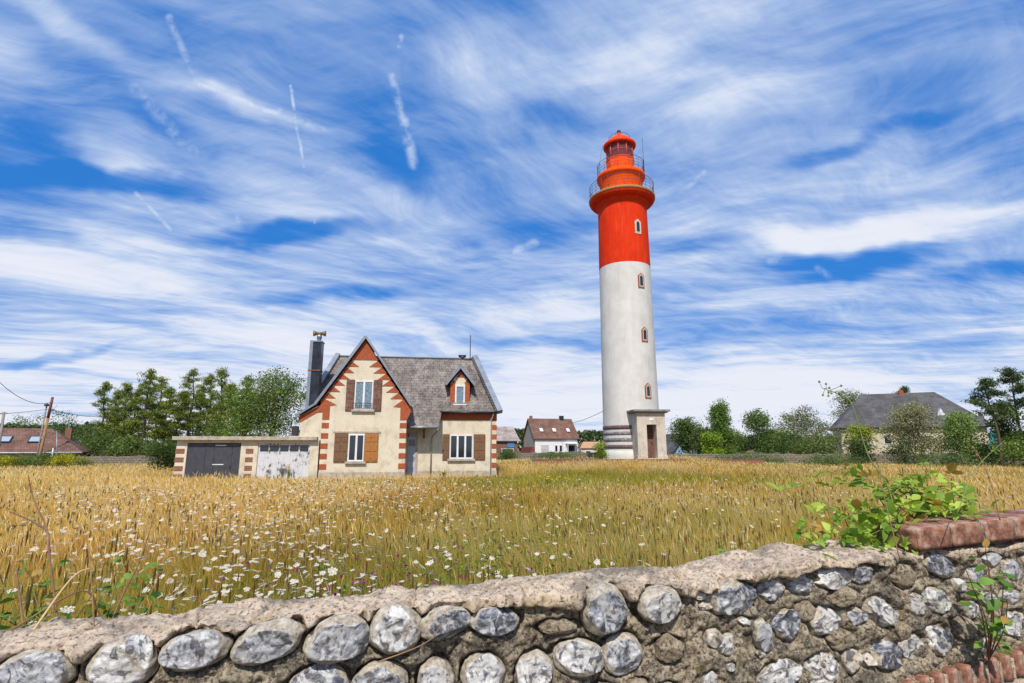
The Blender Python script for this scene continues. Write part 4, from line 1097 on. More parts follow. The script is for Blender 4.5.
# left pine wood: each pine stands on its own
PG = 'tall pines left of the house'
PINES = [(98, 376, 66, .22), (120, 375, 62, .2), (141, 365, 58, .28), (163, 385, 66, .3), (187, 372, 70, .3), (205, 377, 64, .3), (216, 372, 62, .22), (242, 380, 70, .3),
         (110, 392, 72, .3), (131, 388, 70, .3), (154, 380, 72, .35), (176, 390, 60, .35), (226, 388, 60, .35), (196, 395, 72, .3)]
PL = ['pine with a thin layered crown at the left end of the pine wood', 'pine second from the left end of the pine wood', 'tallest pine of the wood, with a pointed top left of the garage', 'broad pine right beside the tallest pine', 'tall pine behind the left end of the garage roof', 'pine behind the garage roof, just left of two pointed tops', 'slim pointed pine above the black garage door', 'pine standing behind the airy spreading tree by the chimney',
      'low rear pine behind the thin leftmost pines', 'dark pine between the second pine and the tallest one', 'rear pine showing right behind the tallest pine', 'shorter bushy pine at the left corner of the garage', 'shorter bushy pine above the middle of the garage roof', 'rear pine deep in the wood left of the garage']
for k, (px, py, D, sp) in enumerate(PINES):
    X, Y = at(px, D)
    pine('pine_tree', X, Y, top_h(D, py - 3), PL[k], 20 + k, PG, first=.34 if k % 3 else .24, spread=sp * .85, dens=1.0, c1=(.035, .055, .012), c2=(.15, .17, .025))
# understorey of the wood
def shrub(name, px, D, py, wpx, label, c1, c2, seed, n=2500, leaf=.14, cat='bush', group=None, shape='round', th=.02, lobes=8, open_=0.0):
    X, Y = at(px, D); h = top_h(D, py) - float(ground_h(X, Y)); w = wpx / 548 * D
    return broadleaf(name, X, Y, h, w, label, cat, c1, c2, n, leaf, th, seed, group, lobes, shape, open_=open_, tr=.07)
G1, G2 = (.03, .06, .014), (.10, .15, .03)
UG = 'bushes under the pines'
for k, (px, D, py, wp, c, lb) in enumerate([(62, 72, 408, 60, 0, 'dark tree showing over the brown roof of the far left house'), (20, 76, 415, 60, 0, 'dark tree behind the roof at the far left edge'), (78, 60, 425, 46, 0, 'dark bushy tree just right of the brown roof'),
        (100, 58, 424, 50, 0, 'round green bush under the leftmost pine'), (125, 54, 436, 40, 1, 'lower green bush in front of the pine trunks'), (150, 58, 438, 36, 1, 'light green bush under the tallest pine'),
        (172, 60, 430, 40, 0, 'bush between the tallest pine and the garage'), (196, 62, 425, 46, 0, 'dark bush rising behind the garage roof at its left'), (225, 58, 420, 56, 1, 'green bush rising behind the middle of the garage roof'),
        (40, 58, 432, 30, 0, 'dark bush behind the chimney end of the brown roof')]):
    shrub('bush', px, D, py, wp, lb, G1 if c == 0 else (.05, .085, .02), G2 if c == 0 else (.15, .20, .04), 60 + k, 3200, .19, group=UG)
shrub('bush', 160, 33, 442, 46, 'dark green bush against the left wall of the garage', (.03, .055, .014), (.09, .13, .03), 75, 5000, .10)
X, Y = at(270, 44)
broadleaf('spreading_tree', X, Y, top_h(44, 368), 7.8, 'airy light green tree with spreading branches behind the garage, left of the chimney', 'tree', (.05, .085, .018), (.15, .20, .04), 13000, .15, .22, 5, lobes=15, shape='bowl', open_=.22)
X, Y = at(243, 46)
broadleaf('spreading_tree', X, Y, top_h(46, 388), 5.6, 'bright green leafy tree behind the garage roof between its two doors', 'tree', (.05, .095, .015), (.16, .23, .035), 7000, .16, .2, 6, lobes=11, open_=.15)
# yellow-green bushes before the far-left house
for k, (px, D, py, wp, c1, c2, lb) in enumerate([(18, 44, 455, 44, (.07, .10, .02), (.2, .22, .04), 'low green bush before the brown-roofed house, at the left edge'), (40, 43, 453, 40, (.05, .09, .02), (.15, .19, .04), 'low dark green bush before the middle of the brown-roofed house'),
        (64, 43, 454, 30, (.16, .17, .02), (.42, .38, .03), 'yellow flowering bush before the right end of the brown-roofed house'), (5, 42, 456, 20, (.16, .17, .02), (.4, .36, .03), 'small yellow bush at the left edge of the field'), (82, 46, 458, 26, (.1, .12, .03), (.25, .25, .05), 'low pale bush at the foot of the wood')]):
    shrub('bush', px, D, py, wp, lb, c1, c2, 80 + k, 2600, .10, group='bushes before the brown-roofed house')
# right-hand trees and shrubs
RT = [ # px, D, py, wpx, shape, trunk, c1, c2, n, open, label, name, cat
 (688, 62, 418, 44, 'round', .02, (.03, .06, .015), (.10, .15, .03), 7000, .0, 'dark green tree just right of the lighthouse portal', 'leafy_tree'),
 (706, 58, 427, 32, 'round', .02, (.03, .06, .015), (.10, .14, .03), 5000, .0, 'small dark tree between the portal tree and the poplar', 'leafy_tree'),
 (722, 61, 399, 36, 'cone', .02, (.05, .10, .02), (.15, .22, .04), 12000, .0, 'tall narrow green poplar right of the lighthouse', 'poplar'),
 (710, 54, 431, 22, 'round', .03, (.08, .14, .015), (.24, .32, .03), 2200, .05, 'bright yellow green bush in front of the poplar', 'bush'),
 (737, 62, 430, 36, 'round', .03, (.05, .09, .02), (.14, .2, .04), 1500, .1, 'small green bush at the right foot of the poplar', 'bush'),
 (764, 56, 408, 46, 'round', .05, (.05, .085, .025), (.13, .18, .05), 8500, .1, 'round green tree left of the greyish airy tree', 'leafy_tree'),
 (806, 58, 405, 64, 'round', .08, (.09, .10, .05), (.20, .21, .10), 9000, .2, 'airy grey green spreading tree left of the slate-roofed house', 'leafy_tree'),
 (785, 54, 431, 60, 'round', .02, (.03, .06, .015), (.10, .15, .03), 2400, .05, 'low dark green bush under the two trees left of the slate roof', 'bush'),
 (822, 54, 433, 62, 'round', .02, (.06, .09, .025), (.16, .19, .05), 2600, .05, 'low olive bush left of the cream end wall', 'bush'),
 (855, 74, 389, 46, 'round', .3, (.06, .08, .02), (.15, .16, .04), 4200, .25, 'olive green tree behind the left end of the slate roof', 'leafy_tree'),
 (863, 52, 421, 32, 'round', .05, (.12, .16, .02), (.30, .34, .04), 2400, .1, 'yellow green bush in front of the cream end wall', 'bush'),
 (858, 50, 440, 26, 'round', .02, (.03, .05, .015), (.08, .12, .03), 1500, .05, 'dark low bush under the yellow green one', 'bush'),
 (921, 52, 402, 62, 'round', .04, (.14, .14, .07), (.30, .29, .15), 7500, .1, 'large pale olive shrub before the slate-roofed house', 'bush'),
 (962, 50, 411, 42, 'round', .02, (.09, .14, .04), (.24, .32, .09), 6500, .08, 'light green shrub right of the large pale olive one', 'bush'),
 (905, 50, 440, 40, 'round', .02, (.03, .05, .02), (.10, .12, .03), 2200, .05, 'low dark bush at the foot of the pale olive shrub', 'bush'),
 (1012, 46, 400, 36, 'round', .1, (.03, .05, .015), (.09, .13, .03), 3600, .1, 'dark green tree under the pines at the right edge', 'leafy_tree'),
 (985, 50, 442, 40, 'round', .02, (.04, .07, .02), (.13, .18, .04), 2200, .05, 'low hedge-like bush right of the light green shrub', 'bush'),
 (1020, 44, 438, 50, 'round', .02, (.06, .10, .02), (.18, .24, .05), 2400, .05, 'low green bush at the right edge of the field', 'bush'),
 (1050, 44, 405, 60, 'round', .1, (.03, .06, .015), (.1, .15, .03), 3000, .1, 'green tree partly cut by the right edge', 'leafy_tree'),
 (601, 38.5, 441, 9, 'cone', .03, (.08, .13, .015), (.24, .30, .03), 1500, .05, 'small yellow green bush at the left foot of the lighthouse', 'bush'),
]
for k, (px, D, py, wp, shp, th, c1, c2, n, op, lb, nm) in enumerate(RT):
    n = int(n * 1.3)
    if px == 601:
        X, Y = at(px, D); broadleaf(nm, X, Y, top_h(D, py) - float(ground_h(X, Y)), .95, lb, 'bush', c1, c2, n, .09, .02, 140, None, 6, 'round')
    else:
        shrub(nm, px, D, py, wp, lb, c1, c2, 120 + k, n, .17, cat={'bush': 'bush'}.get(nm, 'tree'), shape=shp, th=th, open_=op, group='trees and bushes right of the lighthouse', lobes=10)
for k, (px, D, py, sp, ln, lb) in enumerate([(1000, 44, 380, .15, -.05, 'dark open-crowned pine leaning left near the right edge'), (1022, 46, 370, .17, .02, 'taller dark pine cut by the right edge')]):
    X, Y = at(px, D)
    pine('pine_tree', X, Y, top_h(D, py), lb, 200 + k, 'pines at the right edge', first=.55, spread=sp, c1=(.02, .035, .015), c2=(.06, .085, .025), lean=ln, dens=.55, flat=True)
X, Y = at(912, 72); pine('pine_tree', X, Y, top_h(72, 388), 'dark pine top showing over the slate roof', 210, None, first=.5, spread=.2, c1=(.02, .035, .015), c2=(.05, .08, .025))
# distant wooded skyline: far-off mass
dw = np.random.default_rng(9)
Pd = []
for (xa, xb, D, zt) in ((520, 610, 160, 428), (-60, 130, 150, 420), (660, 860, 150, 436), (480, 530, 170, 425), (980, 1150, 120, 430), (-700, -60, 120, 415), (1150, 1700, 120, 415)):
    n = int(abs(xb - xa) * 18)
    px = dw.uniform(xa, xb, n); hh = top_h(D, zt) * (.72 + .28 * vnoise(px, px * 0, 14, 5, 3))
    Pd.append(np.stack([(px - 512) / 548 * D, D + dw.uniform(-6, 6, n), hh * dw.random(n) ** .5], 1))
Pd = np.concatenate(Pd)
V, F, cc = leaf_quads(Pd, 1.1, dw, (.045, .075, .025), (.10, .14, .04), .8, 0, .25)
tag(np_mesh('distant_wood', V, F, MT['leaf'], cols=cc), 'distant wooded skyline behind the houses', 'trees', None, 'stuff')

# ------------------------------------------------------------------ background houses
BW = simple('white_house_render', (.74, .74, .74), (.66, .66, .66), 1, .8)
CW = simple('cream_house_render', (.66, .58, .42), (.56, .49, .35), 1, .8)
GW = simple('grey_gable_render', (.30, .285, .25), (.25, .235, .21), 1, .9)
BB = brick_mat('brown_brick', (.24, .10, .07), (.19, .08, .06), (.2, .14, .11), .22, .08)
FENCE = brick_mat('stone_walling', (.30, .25, .18), (.19, .17, .13), (.13, .11, .09), .38, .2, .03)
def simple_window(parent, x0, x1, z0, z1, y, m=None, fm=None):
    f = MB().box(x0, x1, y - .05, y + .02, z0, z1).build('window', fm or MT['white'], parent)
    MB().box(x0 + .08, x1 - .08, y - .07, y - .052, z0 + .08, z1 - .08).build('pane', m or MT['pane'], f)
# far left house: long brown hipped roof with two skylights
X, Y = at(83, 52)
fl = empty('brown_roofed_house', (X, Y, -1.2), R(30), 'low house with a long brown tiled roof and two skylights at the far left', 'house')
MB().box(-16, -.6, 1.2, 7.0, -.5, 2.5).build('wall', CW, fl)
rz_, ez_ = top_h(52, 428) + 1.2, top_h(52, 452) + 1.2
r_ = MB()
r_.slab([(-17, .2, ez_), (0, .2, ez_), (-3.2, 3.9, rz_), (-17, 3.9, rz_)], .12)
r_.slab([(0, 7.6, ez_), (-17, 7.6, ez_), (-17, 3.9, rz_), (-3.2, 3.9, rz_)], .12)
r_.slab([(.01, .2, ez_), (.01, 7.6, ez_), (-3.18, 3.9, rz_)], .12)
rr_ = r_.build('roof', MT['brown_tile'], fl)
def on_roof(x, f, up=.03): return (x, .2 + 3.7 * f - .03, ez_ + (rz_ - ez_) * f + up)
skyg = glass_mat('skylight_glass', (.35, .42, .5), .15)
for x0 in (-6.6, -4.4):
    o = MB().slab([on_roof(x0, .36, .1), on_roof(x0 + .95, .36, .1), on_roof(x0 + .95, .62, .1), on_roof(x0, .62, .1)], .1).build('skylight', MT['zinc_dark'], rr_)
    MB().slab([on_roof(x0 + .07, .39, .115), on_roof(x0 + .88, .39, .115), on_roof(x0 + .88, .59, .115), on_roof(x0 + .07, .59, .115)], .01).build('pane', skyg, o)
MB().box(-2.2, -1.7, 4.3, 4.9, 2.4, rz_ + .1).build('chimney', MT['brick_old'], rr_)
MB().tube([(-17, .15, ez_ - .05), (0, .15, ez_ - .05)], .07, 6).build('gutter', MT['white'], fl)
simple_window(fl, -6, -5, 1.0, 2.1, 1.2); simple_window(fl, -11, -9.6, 1.0, 2.1, 1.2)
MB().box(-3.2, -2.2, 1.16, 1.25, 0, 2.1).build('door', MT['shutter_dark'], fl)
# white gabled house in the middle distance
X, Y = at(535, 80)
mh = empty('white_house', (X, Y, 0), R(14), 'white house with a steep brown roof and grey gable between the cottage and the lighthouse', 'house')
ez_, rz_ = 3.0, 5.9
MB().box(0, 6.6, 0, 6.2, -.5, ez_).build('wall', BW, mh)
o = MB(); o.add([(-.02, 0, -.5), (-.02, 6.2, -.5), (-.02, 6.2, ez_), (-.02, 3.1, rz_ - .08), (-.02, 0, ez_)], [(0, 4, 3, 2, 1)]); o.add([(6.62, 0, 0), (6.62, 6.2, 0), (6.62, 6.2, ez_), (6.62, 3.1, rz_ - .08), (6.62, 0, ez_)], [(0, 1, 2, 3, 4)])
o.build('gable', GW, mh)
r_ = MB().slab([(-.25, -.35, ez_ - .2), (6.85, -.35, ez_ - .2), (6.85, 3.1, rz_), (-.25, 3.1, rz_)], .12).slab([(6.85, 6.55, ez_ - .2), (-.25, 6.55, ez_ - .2), (-.25, 3.1, rz_), (6.85, 3.1, rz_)], .12)
rr_ = r_.build('roof', MT['brown_tile'], mh)
for x0 in (1.0, 3.0, 5.2): MB().slab([(x0, .55, 3.9), (x0 + .5, .55, 3.9), (x0 + .5, 1.1, 4.38), (x0, 1.1, 4.38)], .05).build('skylight', MT['white'], rr_)
MB().box(4.9, 5.5, 2.8, 3.4, rz_ - .3, rz_ + .45).build('chimney', MT['zinc_dark'], rr_)
MB().box(.1, .5, 2.9, 3.3, rz_ - .3, rz_ + .4).build('chimney', MT['brick_old'], rr_)
simple_window(mh, 3.0, 3.5, .9, 1.9, 0); simple_window(mh, 3.7, 4.2, .9, 1.9, 0); simple_window(mh, 4.9, 6.2, .6, 1.9, 0)
MB().box(.9, 2.1, -.05, .02, 0, 1.9).build('garage_door', simple('grey_door', (.5, .5, .5)), mh)
MB().box(4.7, 6.4, -.9, -.05, 2.05, 2.15).box(4.75, 4.83, -.85, -.77, 0, 2.05).box(6.27, 6.35, -.85, -.77, 0, 2.05).build('porch', MT['white'], mh)
MB().box(-.5, -.06, .1, 6.1, -.5, 1.6).build('annexe', simple('dark_red_boards', (.22, .04, .03)), mh)
# brick house beside the cottage
X, Y = at(497, 62)
bh = empty('brick_house', (X - 2.0, Y, 0), R(4), 'small brown brick house with a pale tiled roof just right of the cottage', 'house')
MB().box(0, 4.3, 0, 5, -.5, 2.35).build('wall', BB, bh)
MB().slab([(-.2, -.3, 2.3), (4.6, -.3, 2.3), (4.0, 2.5, 4.0), (-.2, 2.5, 4.0)], .1).slab([(4.6, 5.3, 2.3), (-.2, 5.3, 2.3), (-.2, 2.5, 4.0), (4.0, 2.5, 4.0)], .1).slab([(4.61, -.3, 2.3), (4.61, 5.3, 2.3), (4.02, 2.5, 4.0)], .1).build('roof', slate_mat('pale_roof_tiles', (.34, .27, .25), (.42, .34, .31), (.5, .46, .42)), bh)
MB().box(3.2, 3.95, -.07, -.002, 1.55, 2.25).build('blue_panel', simple('blue_paint', (.05, .22, .48)), bh)
simple_window(bh, 2.5, 3.9, .3, 1.45, 0)
MB().box(.6, 1.5, -.04, .02, 0, 2.0).build('door', MT['shutter_dark'], bh)
# low shed with an orange roof, and a small blue-gabled house right of the portal
X, Y = at(581, 66)
sh = empty('shed', (X, Y, 0), 0, 'low cream outbuilding with a pale orange roof left of the lighthouse', 'shed')
MB().box(0, 2.6, 0, 3, -.3, 1.55).build('wall', CW, sh)
MB().slab([(-.15, -.2, 1.5), (2.8, -.2, 1.5), (2.5, 1.6, 2.25), (.5, 1.6, 2.25)], .08).slab([(2.8, 3.2, 1.5), (-.15, 3.2, 1.5), (.5, 1.6, 2.25), (2.5, 1.6, 2.25)], .08).build('roof', simple('orange_tiles', (.52, .30, .16), (.42, .24, .13), 6, .9), sh)
simple_window(sh, .5, 1.2, .5, 1.2, 0); MB().box(1.7, 2.3, -.03, .02, 0, 1.3).build('door', MT['white'], sh)
X, Y = at(671, 66)
bl_ = empty('blue_gabled_house', (X, Y, 0), R(25), 'small house with a light blue gable and dark roof right of the lighthouse portal', 'house')
o = MB().prism([(0, -.3), (4.6, -.3), (4.6, .6), (2.3, 3.05), (0, .6)], 0, 5).build('wall', simple('light_blue_paint', (.30, .52, .68), (.36, .56, .7)), bl_)
MB().slab([(-.25, -.2, .45), (2.3, -.2, 3.15), (2.3, 5.2, 3.15), (-.25, 5.2, .45)][::-1], .09).slab([(4.85, -.2, .45), (2.302, -.2, 3.15), (2.302, 5.2, 3.15), (4.85, 5.2, .45)], .09).build('roof', MT['slate_dark'], bl_)
simple_window(bl_, 1.9, 2.7, 1.0, 1.8, 0)
# slate-roofed house on the right
D = 60
X, Y = at(842, D)
rh = empty('slate_roofed_house', (X, Y, 0), R(-25), 'large cream house under a big dark slate hipped roof on the right', 'house')
ez_, rz_ = top_h(D, 428), top_h(D + 3, 395)
MB().box(0, 12.7, 0, 8, -.5, ez_ + .1).build('wall', CW, rh)
WR = 13.3
r_ = MB()
r_.slab([(-.5, -.5, ez_), (WR, -.5, ez_), (9.8, 4, rz_), (2.9, 4, rz_)], .12)
r_.slab([(WR, 8.5, ez_), (-.5, 8.5, ez_), (2.9, 4, rz_), (9.8, 4, rz_)], .12)
r_.slab([(WR + .01, -.5, ez_), (WR + .01, 8.5, ez_), (9.82, 4, rz_)], .12)
r_.slab([(-.51, 8.5, ez_), (-.51, -.5, ez_), (2.88, 4, rz_)], .12)
rr_ = r_.build('roof', MT['slate_dark'], rh)
MB().box(6.5, 6.95, 3.75, 4.2, rz_ - .4, rz_ + .3).build('chimney', MT['brick'], rr_)
simple_window(rh, 3.9, 4.6, 1.9, 2.9, 0); simple_window(rh, 1.6, 3.0, 1.5, 2.9, 0, BW, BW); simple_window(rh, 7, 8.2, 1.5, 2.8, 0)
MB().box(12.8, 13.7, .5, .56, .8, 3.0).build('awning', simple('teal_awning', (.03, .28, .36)), rh)
dm = MB().prism([(8.9, 4.6), (9.9, 4.6), (9.4, 5.6)], .9, 2.6).build('dormer', BW, rr_)
# satellite dish beside it
X, Y, Z = at(979, 56, 417)
sd_ = empty('satellite_dish', (X, Y, 0), 0, 'grey satellite dish on a pole right of the slate-roofed house', 'satellite dish')
MB().tube([(0, 0, 0), (0, 0, Z)], .04, 6).build('pole', MT['iron'], sd_)
o = MB().lathe([(.0, 0), (.3, .03), (.5, .12), (.5, .14), (.28, .05), (.0, .02)], 20).build('dish', simple('dark_grey_dish', (.12, .1, .1)), sd_); o.location = (0, -.1, Z); o.rotation_euler = (R(75), 0, R(25))
# boundary walls of the field
def field_wall(a, b, h, label, seed):
    p0 = Vector((*a, 0)); p1 = Vector((*b, 0)); L_ = (p1 - p0).length
    n = max(2, int(L_ / .5)); v = []
    for k in range(n + 1):
        x = L_ * k / n; hh = h * (.9 + .2 * random.random())
        v += [(x, 0, -.3), (x, 0, hh), (x, .35, hh), (x, .35, -.3)]
    f = []
    for k in range(n):
        for j in range(3): f.append((k * 4 + j, k * 4 + j + 4, k * 4 + j + 5, k * 4 + j + 1)[::-1])
    m_ = MB(); m_.add(v, f); o = m_.build('boundary_wall', FENCE)
    o.location = p0; o.rotation_euler = (0, 0, math.atan2(p1.y - p0.y, p1.x - p0.x))
    return tag(o, label, 'wall')
field_wall(at(667, 52), at(1100, 48), 1.0, 'old stone boundary wall along the right side of the field', 1)
field_wall(at(495, 60), at(604, 60), 1.05, 'stone boundary wall between the cottage and the lighthouse', 2)
field_wall(at(78, 50), at(180, 50), .8, 'low stone boundary wall at the foot of the pines', 3)
for k, (px, D, py, wp, lb) in enumerate([(507, 58, 447, 22, 'clipped dark green hedge in front of the brick house'), (560, 57, 452, 60, 'low green scrub along the boundary wall before the white house'),
        (752, 47, 453, 80, 'low scrub before the stone wall under the greyish airy tree'), (830, 46, 454, 70, 'low scrub before the stone wall at the left end of the slate-roofed house'), (940, 45, 452, 90, 'low green scrub before the stone wall under the pale olive shrub')]):
    shrub('hedge', px, D, py, wp, lb, (.04, .07, .02), (.12, .17, .04), 170 + k, 2600, .12, cat='hedge', lobes=14)

# ------------------------------------------------------------------ poles and wires
pw = simple('weathered_pole', (.36, .22, .08), (.25, .14, .06), 4, .9)
pgrey = simple('grey_pole', (.30, .27, .24), (.2, .18, .16), 4, .9)
X, Y, Z = at(52, 48, 397)
pole = empty('utility_pole', (X, Y, -1.5), 0, 'tall wooden utility pole with a red brown tip before the brown roof', 'pole')
MB().tube([(-.35, 0, 0), (-.05, 0, (Z + 1.5) * .75)], [.13, .11], 8).build('pole', pw, pole)
MB().tube([(-.05, 0, (Z + 1.5) * .75), (.06, 0, Z + 1.5)], [.112, .10], 8).build('pole_top', simple('red_brown_wood', (.20, .06, .04)), pole)
X2, Y2, Z2 = at(47, 50, 404)
p2 = empty('lamp_post', (X2, Y2, -1.5), 0, 'thin dark post with a small lamp head left of the wooden pole', 'lamp post')
MB().tube([(-.2, 0, 0), (0, 0, Z2 + 1.3)], .06, 8).build('post', pgrey, p2)
MB().lathe([(.02, Z2 + 1.3), (.22, Z2 + 1.32), (.20, Z2 + 1.46), (.05, Z2 + 1.54)], 12).build('lamp_head', MT['iron'], p2)
X3, Y3, Z3 = at(4, 42, 412)
p3 = empty('utility_pole', (X3, Y3, -.4), 0, 'grey utility pole at the far left edge', 'pole')
MB().tube([(.15, 0, 0), (0, 0, Z3 + .4)], .09, 8).build('pole', pgrey, p3); MB().box(-.25, .25, -.04, .04, Z3 + .25, Z3 + .33).build('crossarm', pgrey, p3)
X4, Y4, Z4 = at(58, 46, 430)
p4 = empty('stay_pole', (X4, Y4, -.6), 0, 'short pair of grey poles right of the wooden utility pole', 'pole')
MB().tube([(.5, 0, 0), (-.1, 0, Z4 + .6)], .035, 6).build('strut', MT['zinc'], p4); MB().tube([(-.15, 0, 0), (-.15, 0, Z4 - .9)], .05, 6).build('strut', MT['white'], p4)
def wire(a, b, sag, label, r=.012):
    a, b = Vector(a), Vector(b); pts = []
    for k in range(17):
        t_ = k / 16; p = a.lerp(b, t_); p.z -= sag * 4 * t_ * (1 - t_); pts.append(p)
    return tag(MB().tube(pts, r, 4).build('overhead_wire', MT['iron']), label, 'wire')
wire(at(-14, 30, 368), (X, Y, Z - .5), .75, 'wire sagging from the upper left edge to the wooden pole', .022)
wire(at(-60, 60, 416), at(50, 49, 409), .2, 'thin wire running left from the post above the brown roof', .02)
wire(at(50, 49, 409), at(110, 60, 416), .3, 'thin wire running right from the post into the pine wood', .02)
wire(at(561, 80, 423), (7.1, 40.2, 4.4), .4, 'thin wire between the white house and the lighthouse', .022)

# ------------------------------------------------------------------ meadow
house_dir = np.array([math.cos(R(8)), math.sin(R(8))])
def blocked(x, y):
    u = (x + 9.46) * house_dir[0] + (y - 27) * house_dir[1]; v = -(x + 9.46) * house_dir[1] + (y - 27) * house_dir[0]
    h = (u > -6.8) & (u < 9.1) & (v > -.12) & (v < 7)
    h &= ~((u > 4.2) & (v < 1.3))
    l = (x > 1.4) & (x < 11.9) & (y > 37.3) & (y < 46)
    # behind the flint wall only
    vv = -(x + 1.63) * math.sin(WA) + (y - 1.87) * math.cos(WA)
    return h | l | (vv < .42)
def zone(x, y):
    """0 dry straw .. 1 green, from broad patches of the meadow"""
    n = vnoise(x, y, 5.5, 91, 3)
    d = np.sqrt(x * x + y * y)
    g = n * 1.15 - .12
    g += .60 * np.exp(-((y - 24.0 - .1 * x) / 5.0) ** 2) * sm(x, -4, 1.5) * (1 - sm(x, 9, 17))    # greener band before the lighthouse
    g += .42 * (1 - sm(d, 2.8, 11.0))
    g -= .35 * sm(-x, .5, 8) * sm(y, 7, 15) 
    g -= .22 * sm(y, 30, 42)
    return np.clip(g, 0, 1)
straw = np.array([[.92, .65, .21], [.81, .50, .105], [.94, .78, .42], [.64, .33, .08]])
green = np.array([[.30, .32, .03], [.50, .46, .045], [.12, .16, .025], [.62, .48, .06]])
def meadow_pts(r0, r1, dens, rng):
    A = (r1 * r1 - r0 * r0) * .5 * R(118)
    n = int(A * dens)
    r = np.sqrt(rng.uniform(r0 * r0, r1 * r1, n)); th = rng.uniform(R(90 - 59), R(90 + 59), n)
    x, y = r * np.cos(th), r * np.sin(th)
    k = ~blocked(x, y)
    return x[k], y[k]
def height_at(x, y):
    h = .50 + .62 * (vnoise(x, y, 1.4, 95, 3) - .5) + .12 * (1 - sm(np.sqrt(x * x + y * y), 3, 9))
    u = (x + 9.46) * house_dir[0] + (y - 27) * house_dir[1]; v = -(x + 9.46) * house_dir[1] + (y - 27) * house_dir[0]
    near = (1 - sm(-v, .2, 5)) * sm(u, -9, -7) * (1 - sm(u, 9, 11))
    h = h * (1 - .62 * np.clip(near, 0, 1) * (v < 2)) * (1 - .25 * sm(y, 12, 26))
    h = h * (1 - .4 * sm(y, 32, 38))
    return h
def blades(x, y, wid, hs, rng, seed, lean=.25, headf=.0):
    n = len(x)
    z = ground_h(x, y) - .01
    h = height_at(x, y) * hs * rng.uniform(.45, 1.2, n)
    yaw = rng.uniform(0, 2 * math.pi, n)
    bx, by = np.cos(yaw), np.sin(yaw)
    la = rng.normal(0, lean, (n, 2)) + np.stack([vnoise(x, y, 1.6, 97, 2) - .62, vnoise(x, y, 1.6, 98, 2) - .5], 1) * .9
    w = wid * rng.uniform(.6, 1.4, n)
    b0 = np.stack([x, y, z], 1); side_ = np.stack([bx, by, 0 * bx], 1)
    mid = b0 + np.stack([la[:, 0] * h * .35, la[:, 1] * h * .35, h * .55], 1)
    tip = b0 + np.stack([la[:, 0] * h, la[:, 1] * h, h * (1 - .25 * (la ** 2).sum(1).clip(0, 1.5))], 1)
    V = np.stack([b0 - side_ * w[:, None] * .5, b0 + side_ * w[:, None] * .5, mid + side_ * w[:, None] * .42, mid - side_ * w[:, None] * .42, tip], 1)
    i = np.arange(n)[:, None] * 5
    F = np.concatenate([i + np.array([[0, 1, 2]]), i + np.array([[0, 2, 3]]), i + np.array([[3, 2, 4]])], 0)
    g = zone(x, y) + rng.normal(0, .16, n)
    isg = rng.random(n) < np.clip(g * 1.08 - .09, .02, .92)
    c = np.where(isg[:, None], green[rng.integers(0, 4, n)], straw[rng.integers(0, 4, n)])
    rust = ((vnoise(x, y, 6, 99, 2) > .55) | ((x > 6) & (y > 14) & (vnoise(x, y, 3, 98, 2) > .42))) & (rng.random(n) < .55) & ~isg
    c = np.where(rust[:, None], c * np.array([.85, .62, .55]), c)
    pale = (vnoise(x, y, 3.2, 123, 3) > .54) & (rng.random(n) < .6) & ~isg
    c = np.where(pale[:, None], np.array([.78, .62, .34]), c)
    drk = rng.random(n) < (.04 + .06 * (y < 7))
    c = np.where(drk[:, None], np.array([.20, .11, .045]), c)
    c = np.minimum(c * rng.uniform(.68, 1.15, n)[:, None], .95)
    cc = np.repeat(c[:, None, :], 5, 1)
    tipc = np.where(isg[:, None], c * 1.12 + np.array([.03, .02, .0]), c * 1.1)
    cc[:, 4] = tipc
    return V.reshape(-1, 3), F, cc.reshape(-1, 3), tip, isg
mv, mf, mc = [], [], []; base = 0
def addm(V, F, c):
    global base
    mv.append(V); mf.append(F + base); mc.append(c); base += len(V)
rg = np.random.default_rng(5)
BANDS = [(1.6, 4.5, 7500, .0021, 1.05), (4.5, 9, 3600, .0030, 1.05), (9, 18, 1150, .0045, 1.0), (18, 36, 340, .0075, .95), (36, 95, 62, .016, .7)]
